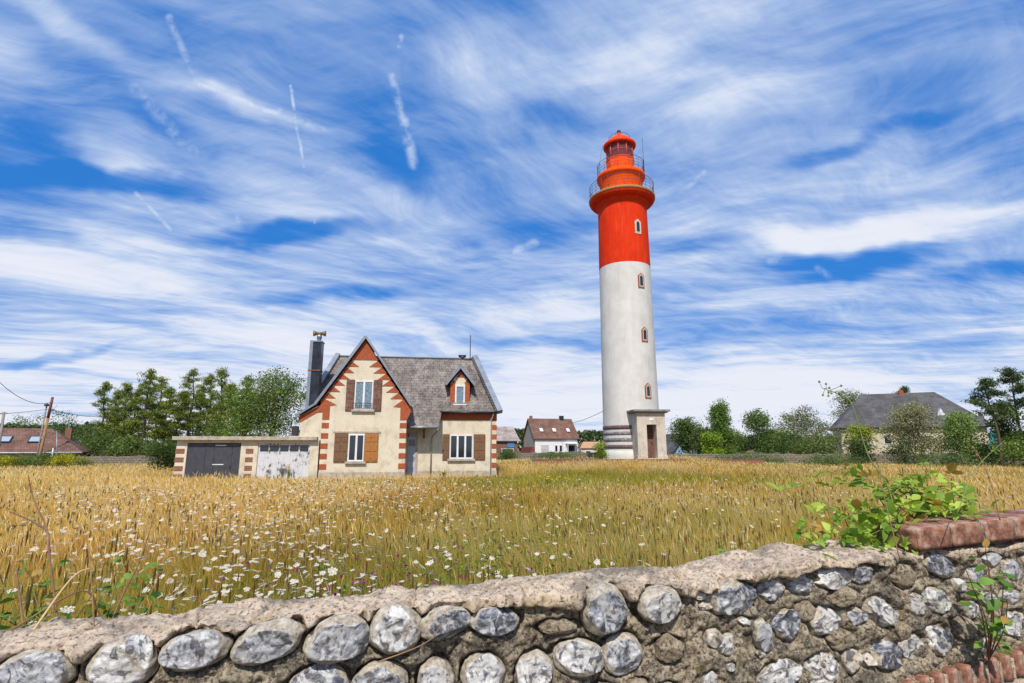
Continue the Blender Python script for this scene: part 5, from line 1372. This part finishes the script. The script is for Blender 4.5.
for (r0, r1, dn, wd_, hs) in BANDS:
    x, y = meadow_pts(r0, r1, dn, rg)
    V, F, c, tip, isg = blades(x, y, wd_, hs, rg, 1)
    addm(V, F, c)
    # seed heads on the taller stalks: a slim spindle of three crossing faces
    k = (rg.random(len(tip)) < (.12 if r1 < 20 else .20) * np.clip(1.5 - 1.8 * zone(x, y), .1, 1)) & ~isg
    T = tip[k]; m = len(T)
    if m:
        L_ = (.10 if r1 < 20 else .16) * rg.uniform(.6, 1.3, m); ww = wd_ * 1.15
        dirv = np.stack([rg.normal(-.25, .3, m), rg.normal(0, .3, m), np.ones(m)], 1); dirv /= np.linalg.norm(dirv, axis=1)[:, None]
        yaw = rg.uniform(0, math.pi, m)
        s1 = np.stack([np.cos(yaw), np.sin(yaw), 0 * yaw], 1) * ww
        p0 = T - dirv * .02; p1 = T + dirv * L_[:, None] * .45; p2 = T + dirv * L_[:, None]
        V = np.stack([p0, p1 + s1, p2, p1 - s1], 1).reshape(-1, 3)
        i = np.arange(m)[:, None] * 4
        F = np.concatenate([i + np.array([[0, 1, 2]]), i + np.array([[0, 2, 3]])], 0)
        cs_ = straw[rg.integers(0, 3, m)] * rg.uniform(.9, 1.2, m)[:, None]
        addm(V, F, np.repeat(cs_, 4, 0))
    # brown dock-like spikes and dark seed heads standing among the grass
    if r1 < 40:
        k = rg.random(len(tip)) < (.014 if r1 < 10 else .012)
        T = tip[k]; m = len(T); L_ = rg.uniform(.05, .16, m); ww = (.006 if r1 < 10 else .011) * rg.uniform(.7, 1.5, m)
        yaw = rg.uniform(0, math.pi, m)
        for dy_ in (0, math.pi / 2):
            s1 = np.stack([np.cos(yaw + dy_), np.sin(yaw + dy_), 0 * yaw], 1) * ww[:, None]
            p0 = T - np.array([0, 0, 1]) * L_[:, None] * .5; p1 = T + np.array([0, 0, 1]) * L_[:, None] * .1; p2 = T + np.array([0, 0, 1]) * L_[:, None] * .6
            V = np.stack([p0, p1 + s1, p2, p1 - s1], 1).reshape(-1, 3); i = np.arange(m)[:, None] * 4
            F = np.concatenate([i + np.array([[0, 1, 2]]), i + np.array([[0, 2, 3]])], 0)
            cb_ = np.where((rg.random(m) < .5)[:, None], np.array([.22, .10, .04]), np.array([.16, .15, .04]))
            addm(V, F, np.repeat(cb_, 4, 0))
np_mesh_o = np_mesh('meadow_grass', np.concatenate(mv), np.concatenate(mf), MT['grass'], cols=np.concatenate(mc))
tag(np_mesh_o, 'tall dry golden and green grass filling the field', 'grass', None, 'stuff')

# leafy herbs low in the near meadow
hx, hy = meadow_pts(1.8, 8, 130, rg)
hk = rg.random(len(hx)) < np.clip(1.2 - np.abs(hx + 1.2) * .25, .12, 1)
hx, hy = hx[hk], hy[hk]; n = len(hx)
cl_ = rg.random(n)
P_ = np.stack([hx, hy, ground_h(hx, hy) + rg.uniform(.04, .46, n)], 1)
P_ = np.repeat(P_, 5, 0) + rg.normal(size=(n * 5, 3)) * .035
V, F, cc = leaf_quads(P_, .05, rg, (.07, .14, .02), (.24, .34, .05), .45, .5, .2)
tag(np_mesh('meadow_herbs', V, F, MT['leaf'], cols=cc), 'green leafy herbs among the grass near the wall', 'herbs', None, 'stuff')

# ---- wild carrot umbels, knapweed and seed heads
fw, t, b = new_mat('white_petals')
t.links.new(ramp(t, tnoise(t, 90, 3), [(.35, (.64, .60, .52)), (.65, (.44, .40, .30))]), b.inputs['Base Color']); b.inputs['Roughness'].default_value = .8
fp = simple('purple_petals', (.42, .03, .26), (.28, .02, .2), 60, .7)
fs = simple('green_flower_stem', (.20, .24, .05), (.30, .28, .08), 20, .8)
fseed = simple('olive_seed_head', (.22, .22, .06), (.30, .22, .08), 50, .85)
def umbel_mesh(seed, spread=.036, k=16, cup=0.0):
    r = random.Random(seed); m = MB()
    for i in range(k):
        rr = spread * math.sqrt((i + .5) / k); a = i * 2.4 + r.random() * .3
        c = (rr * math.cos(a), rr * math.sin(a), cup * rr * rr / spread + r.uniform(-.002, .002))
        s = spread * .30
        m.add([(c[0], c[1], c[2] + .003)] + [(c[0] + s * math.cos(q_ * math.pi / 3), c[1] + s * math.sin(q_ * math.pi / 3), c[2]) for q_ in range(6)],
              [(0, 1 + q_, 1 + (q_ + 1) % 6) for q_ in range(6)])
    for i in range(0, k, 2):
        rr = spread * math.sqrt((i + .5) / k); a = i * 2.4
        m.tube([(0, 0, -.014), (rr * math.cos(a), rr * math.sin(a), 0)], .0008, 3, cap=False)
    return m
def ball_mesh(r, k, seed):
    rr = random.Random(seed); m = MB()
    for i in range(k):
        th = math.acos(1 - 1.3 * (i + .5) / k); a = i * 2.4
        d = Vector((math.sin(th) * math.cos(a), math.sin(th) * math.sin(a), math.cos(th)))
        u = d.orthogonal().normalized() * r * .22
        m.add([d * r * .2 - u, d * r * .2 + u, d * r * rr.uniform(.85, 1.15)], [(0, 1, 2)])
    m.lathe([(.001, -r * .9), (r * .42, -r * .6), (r * .45, -r * .1), (.001, r * .25)], 7)
    return m
def stem_mb(h, r=.0022, seed=0):
    rr = random.Random(seed)
    pts = [(0, 0, 0), (rr.uniform(-.03, .03), rr.uniform(-.03, .03), h * .5), (0, 0, h)]
    m = MB().tube(pts, [r * 1.4, r, r * .8], 4, cap=False)
    b = pts[1]; m.tube([b, (b[0] + .05, b[1] + .02, b[2] + .10)], [r, r * .6], 3, cap=False)
    return m
def mesh_of(mb, name, mat):
    o = mb.build(name, mat); me = o.data; bpy.data.objects.remove(o); return me
STEMS = [mesh_of(stem_mb(.62, .0022, k), 'stem', fs) for k in range(3)]
UMB = [mesh_of(umbel_mesh(k, .016 + .0028 * k, 15, (.25 if k == 3 else 0)), 'flower_head', fw) for k in range(4)]
KNAP = [mesh_of(ball_mesh(.016, 26, k), 'flower_head', fp) for k in range(2)]
SEED_ = [mesh_of(ball_mesh(.022, 30, k), 'seed_head', fseed) for k in range(2)]
def flower(name, x, y, h, sme, hme, label, cat, group, rng, hs=1.0, tilt=.25, hname='flower_head'):
    o = bpy.data.objects.new(name, sme); col.objects.link(o)
    o.location = (x, y, float(ground_h(x, y))); o.rotation_euler = (rng.normal() * .1, rng.normal() * .1 - .03, rng.uniform(0, 6.28)); o.scale = (1, 1, h / .62)
    tag(o, label, cat, group)
    c = bpy.data.objects.new(hname, hme); col.objects.link(c); c.parent = o
    c.location = (0, 0, .62); c.rotation_euler = (rng.normal() * tilt, rng.normal() * tilt, 0); c.scale = (hs, hs, hs * .62 / h)
def flower_sites(n, r0, r1, dfun, rng, half=47):
    out = []
    while len(out) < n:
        r = math.sqrt(rng.uniform(r0 * r0, r1 * r1)) if rng.random() < .5 else rng.uniform(r0, r1)
        a = rng.uniform(R(90 - half), R(90 + half)); x, y = r * math.cos(a), r * math.sin(a)
        if blocked(np.array([x]), np.array([y]))[0]: continue
        if rng.random() < dfun(x, y): out.append((x, y))
    out.sort(key=lambda p: p[0] ** 2 + p[1] ** 2)
    return out
def d_white(x, y):
    az = x / max(y, .1)
    v = max(0, 1 - abs(az + .45) / .62) ** .8
    v = max(v, .7 * math.exp(-((az - .5) / .14) ** 2) * (1 if 3.5 < y < 7 else .15), .10)
    return v * float(vnoise(np.array([x]), np.array([y]), .9, 7, 2)[0] > .43)
rf_ = np.random.default_rng(77)
sites = flower_sites(4200, 2.7, 18, d_white, rf_)
for k, (x, y) in enumerate(sites[:300]):
    flower('wild_carrot', x, y, rf_.uniform(.5, .78), STEMS[k % 3], UMB[k % 4], 'white flat-topped wild carrot flower standing in the near part of the meadow', 'flower', 'white wild carrot flowers near the wall', rf_, rf_.uniform(.7, 1.25))
Vs, Fs = [], []; b0 = 0
umv = [(np.array([v.co[:] for v in u.vertices]), [tuple(p.vertices) for p in u.polygons if len(p.vertices) == 3]) for u in UMB]
for k, (x, y) in enumerate(sites[300:]):
    vv, ff = umv[k % 4]; sc_ = rf_.uniform(.8, 1.3); E_ = Euler((rf_.normal() * .3, rf_.normal() * .3, rf_.uniform(0, 6))).to_matrix()
    v = (np.array(E_) @ (vv * sc_).T).T + np.array([x, y, float(ground_h(x, y)) + rf_.uniform(.42, .75)])
    Vs.append(v); Fs.append(np.array(ff) + b0); b0 += len(v)
tag(np_mesh('far_wildflowers', np.concatenate(Vs), np.concatenate(Fs), fw), 'specks of white wildflowers farther out in the meadow', 'wildflowers', None, 'stuff')
def d_purple(x, y):
    az = x / max(y, .1); return math.exp(-((az + .22) / .2) ** 2) + .06
for k, (x, y) in enumerate(flower_sites(95, 2.5, 6.0, d_purple, rf_)):
    flower('knapweed', x, y, rf_.uniform(.45, .68), STEMS[k % 3], KNAP[k % 2], 'small purple knapweed flower in the grass behind the wall', 'flower', 'purple knapweed flowers', rf_, rf_.uniform(.8, 1.2), .4)
for k, (x, y) in enumerate(flower_sites(110, 2.8, 11, lambda x, y: .2 + .8 * (x < 0), rf_)):
    flower('wild_carrot_seed_head', x, y, rf_.uniform(.55, .85), STEMS[k % 3], SEED_[k % 2], 'green brown closed seed head standing above the meadow grass', 'seed head', 'closed seed heads in the meadow', rf_, rf_.uniform(.7, 1.2), .3, 'seed_head')
# ragwort clumps
fy = simple('yellow_petals', (.72, .50, .02), (.6, .4, .02), 40, .7)
def herb_clump(X, Y, h, w, label, headmat, n=24, seed=0, leafc=((.08, .14, .02), (.2, .28, .05))):
    rng = np.random.default_rng(seed); root = empty('ragwort', (X, Y, float(ground_h(X, Y))), 0, label, 'plant')
    m = MB(); hd = MB(); P_ = []
    for k in range(n):
        dx, dy = rng.normal(0, w * .35, 2); hh = h * rng.uniform(.6, 1)
        m.tube([(dx * .3, dy * .3, 0), (dx, dy, hh)], .006, 4, cap=False)
        hd.lathe([(.001, hh - .01), (.035, hh), (.03, hh + .02), (.001, hh + .035)], 7, (dx, dy))
        for q_ in range(6): P_.append((dx * (q_ + 1) / 7, dy * (q_ + 1) / 7, hh * (q_ + 1) / 7))
    m.build('stem', fs, root); hd.build('flower_head', headmat, root)
    V, F, cc = leaf_quads(np.repeat(np.array(P_), 2, 0), .10, rng, *leafc, .4, .4, .2); np_mesh('leaves', V, F, MT['leaf'], root, cols=cc)
X, Y = at(291, 26.3); herb_clump(X, Y, .85, .25, 'yellow-topped ragwort growing against the peeling garage door', fy, 10, 1)
X, Y = at(445, 26.5); herb_clump(X, Y, .55, .35, 'yellow-topped ragwort by the downpipe of the cottage', fy, 12, 2)
X, Y = at(549, 20.5); herb_clump(X, Y, .62, .5, 'yellow-topped ragwort in the green band before the lighthouse', fy, 12, 3)

# ---- brambles
bram = simple('bramble_cane', (.16, .07, .05), (.24, .16, .06), 12, .8)
cane_g = simple('green_cane', (.22, .28, .06), (.16, .18, .05), 12, .7)
dry = simple('dry_stalk', (.36, .22, .10), (.24, .13, .07), 12, .9)
def leaflet(P0, D0, N0, L_, W_, fold=.25, droop=.25):
    """pointed oval leaf: two rows either side of a midrib"""
    D0 = D0.normalized(); S0 = D0.cross(N0).normalized(); N1 = S0.cross(D0)
    prof = [(0, .0), (.18, .62), (.42, 1.0), (.68, .78), (.88, .34), (1.0, 0)]
    v = []
    for u, w_ in prof:
        c = P0 + D0 * L_ * u - N1 * droop * L_ * u * u
        v += [c + S0 * W_ * .5 * w_ + N1 * fold * W_ * .5 * w_, c, c - S0 * W_ * .5 * w_ + N1 * fold * W_ * .5 * w_]
    f = []
    for k in range(len(prof) - 1):
        a = k * 3; f += [(a, a + 1, a + 4, a + 3), (a + 1, a + 2, a + 5, a + 4)]
    return v, f
def bramble(name, canes, label, cat, seed, leaf_L=.055, every=.07, c1=(.07, .15, .02), c2=(.24, .38, .05), mat=cane_g, trif=True, rad=.0035, extra_col=None):
    rng = np.random.default_rng(seed); root = empty(name, tuple(canes[0][0]), 0, label, cat)
    o0 = Vector(canes[0][0]); V = []; F = []; Cc = []
    for cane in canes:
        pts = [Vector(p) - o0 for p in cane]
        # smooth through the points
        sm_ = []
        for i in range(len(pts) - 1):
            p0, p1, p2, p3 = pts[max(i - 1, 0)], pts[i], pts[i + 1], pts[min(i + 2, len(pts) - 1)]
            for k in range(6):
                t_ = k / 6
                sm_.append(.5 * ((2 * p1) + (p2 - p0) * t_ + (2 * p0 - 5 * p1 + 4 * p2 - p3) * t_ ** 2 + (3 * p1 - p0 - 3 * p2 + p3) * t_ ** 3))
        sm_.append(pts[-1])
        n = len(sm_)
        MB().tube(sm_, [rad * (1.2 - .8 * i / n) for i in range(n)], 6).build('cane', mat, root)
        if every <= 0: continue
        acc = 0
        for i in range(1, n):
            seg = sm_[i] - sm_[i - 1]; acc += seg.length
            if acc > every * (.7 + .6 * rng.random()) and i > 2:
                acc = 0
                d = seg.normalized(); out_ = Vector(rng.normal(size=3)); out_.z = abs(out_.z) * .5 + .15; out_ = (out_ - d * out_.dot(d)).normalized()
                st_ = sm_[i] + out_ * leaf_L * .5
                cr = rng.random(); base_c = np.array(c1) * (1 - cr) + np.array(c2) * cr
                if rng.random() < .06: base_c = np.array([.42, .26, .06])
                if extra_col is not None and rng.random() < .12: base_c = np.array(extra_col)
                nrm = Vector((rng.normal() * .4, rng.normal() * .4 - .3, 1)).normalized()
                dirs = [out_ + d * .3]
                if trif:
                    sd = out_.cross(nrm).normalized(); dirs += [out_ * .3 + sd, out_ * .3 - sd]
                for j, dd in enumerate(dirs):
                    LL = leaf_L * (1.15 if j == 0 else .85) * rng.uniform(.5, 1.3)
                    v, f = leaflet(st_, dd, (nrm + Vector(rng.normal(size=3)) * .35).normalized(), LL, LL * rng.uniform(.5, .72), rng.uniform(.1, .5), rng.uniform(-.1, .6))
                    b1 = len(V); V += [tuple(p) for p in v]; F += [tuple(q_ + b1 for q_ in x_) for x_ in f]
                    Cc += [tuple(base_c * rng.uniform(.85, 1.15))] * len(v)
                    # petiole
    if V:
        np_mesh('leaves', V, F, MT['leaf'], root, cols=np.array(Cc), smooth=True)
    return root
def cp(px, py, D): return Vector(at(px, D, py))
# bramble spilling over the wall at the right
cn = []
rb = np.random.default_rng(31)
ends = [(782, 478, 3.05), (800, 520, 2.9), (815, 545, 2.75), (850, 500, 2.9), (872, 540, 2.75), (890, 480, 3.0), (905, 470, 3.05), (930, 460, 3.1), (955, 470, 3.1), (868, 520, 2.8), (925, 500, 2.9), (975, 488, 3.1), (835, 528, 2.85), (945, 490, 2.95), (888, 505, 2.85), (1000, 500, 3.15), (910, 520, 2.85)]
for (ex, ey, D) in ends + [(e[0] + rb.uniform(-30, 60), e[1] + rb.uniform(-8, 16), e[2] + rb.uniform(-.1, .1)) for e in ends]:
    s_ = cp(915 + rb.uniform(-45, 60), 560, 3.25); s_.z = .75
    e_ = cp(ex, ey + 16, D); m_ = s_.lerp(e_, .5); m_.z = max(s_.z, e_.z) + .03 + (.1 if ex < 830 else 0)
    m1 = s_.lerp(m_, .55); m1.z += .06
    cn.append([s_, m1, m_, e_])
bramble('bramble', cn, 'bright green bramble spilling over the wall top beside the bricks', 'bramble', 3, .056, .032, (.12, .24, .02), (.46, .58, .09))
# young plant rooted in the front face of the wall, under the bricks
cn = []
for (ex, ey, dd) in [(985, 545, 0), (962, 560, 0), (1003, 575, 0), (975, 590, 0), (1008, 600, 0), (988, 570, .02)]:
    s_ = wall_pt(4.03, -.04, .60); D = 2.62 + (ex - 970) * .0016 - .09
    e_ = cp(ex, ey, D); m_ = s_.lerp(e_, .5) + Vector((0, -.03, .01)); cn.append([s_, m_, e_])
bramble('wall_sapling', cn, 'small leafy plant with round green leaves growing out of the wall below the bricks', 'plant', 8, .05, .045, (.06, .15, .02), (.20, .36, .05), bram, False, .003, (.55, .38, .04))
# left: brown canes and green leaves in the grass behind the wall
cn = [[cp(60, 640, 2.15), cp(50, 560, 2.2), cp(47, 530, 2.25), cp(34, 500, 2.3), cp(28, 475, 2.3)],
      [cp(-10, 640, 2.1), cp(20, 625, 2.1), cp(60, 600, 2.15), cp(88, 592, 2.2), cp(103, 625, 2.25)],
      [cp(112, 620, 2.3), cp(125, 590, 2.35), cp(140, 560, 2.4), cp(156, 510, 2.5)],
      [cp(47, 530, 2.25), cp(30, 520, 2.3), cp(10, 512, 2.3)],
      [cp(25, 640, 2.1), cp(20, 600, 2.15), cp(16, 568, 2.2)]]
bramble('bramble', cn, 'bare red brown bramble canes rising at the left edge behind the wall', 'bramble', 12, .04, 0, mat=bram, rad=.004)
cn = []
for k in range(16):
    s_ = cp(rb.uniform(-30, 150), 640, 2.5); s_.z = .35; e_ = cp(rb.uniform(-20, 165), rb.uniform(555, 615), 2.5); cn.append([s_, s_.lerp(e_, .5) + Vector((0, 0, .08)), e_])
bramble('bramble', cn, 'low green bramble leaves behind the wall in the left corner', 'bramble', 14, .045, .05, (.06, .13, .02), (.22, .34, .05))
cn = []
for (sx_, ex, ey, D) in [(750, 722, 545, 3.2), (770, 745, 540, 3.3), (740, 765, 552, 3.1), (700, 720, 560, 3.0)]:
    s_ = cp(sx_, 575, D); s_.z = .55; e_ = cp(ex, ey, D); cn.append([s_, s_.lerp(e_, .5) + Vector((0, 0, .04)), e_])
bramble('bramble', cn, 'few bright green leaves peeping over the wall left of the large bramble', 'bramble', 15, .045, .05, (.08, .18, .02), (.28, .44, .06))
# tall dry stalks
def stalk(pts, r, label, nodes=0, seed=0, mat=dry):
    rng = np.random.default_rng(seed); root = bramble('dry_stalk', [pts], label, 'stalk', seed, every=0, mat=mat, rad=r)
    if nodes:
        m = MB(); o0 = Vector(pts[0])
        for k in range(nodes):
            u = 1 - k / nodes * .16; i = u * (len(pts) - 1); j = min(int(i), len(pts) - 2); p = Vector(pts[j]).lerp(Vector(pts[j + 1]), i - j) - o0
            d = Vector(rng.normal(size=3)) * .02
            m.tube([p, p + d], .0015, 4); m.lathe([(.001, p.z + d.z - .007), (.008, p.z + d.z), (.001, p.z + d.z + .008)], 6, (p.x + d.x, p.y + d.y))
        m.build('bud', mat, root)
stalk([cp(900, 545, 2.9), cp(889, 490, 2.9), cp(868, 455, 2.9), cp(852, 405, 2.9), cp(838, 394, 2.9), cp(822, 388, 2.9)], .0035, 'tall pale stalk with buds arching left above the wall before the slate roof', 9, 4, cane_g)
stalk([cp(900, 560, 2.7), cp(885, 500, 2.7), cp(876, 455, 2.7), cp(868, 425, 2.7)], .0022, 'thin brown stalk left of the bricks', 4, 5)
stalk([cp(1000, 520, 2.8), cp(990, 480, 2.8), cp(976, 450, 2.85)], .0025, 'brown stalk rising behind the bricks', 3, 6)
stalk([cp(958, 512, 2.6), cp(975, 470, 2.65), cp(1005, 440, 2.7)], .0022, 'green stalk leaning right over the bricks', 0, 7, cane_g)
stalk([cp(20, 650, 2.0), cp(70, 580, 2.1), cp(92, 568, 2.15)], .004, 'pale straw stalk leaning right over the wall at the left', 0, 8, simple('pale_straw', (.62, .45, .2)))
stalk([cp(95, 640, 2.05), cp(92, 590, 2.05), cp(88, 545, 2.1)], .0022, 'thin upright straw stalk at the left above the wall', 0, 9)
stalk([cp(378, 662, 1.9), cp(430, 640, 1.9), cp(447, 608, 1.95)], .002, 'dry twig lying against the wall face below the coping', 0, 10)
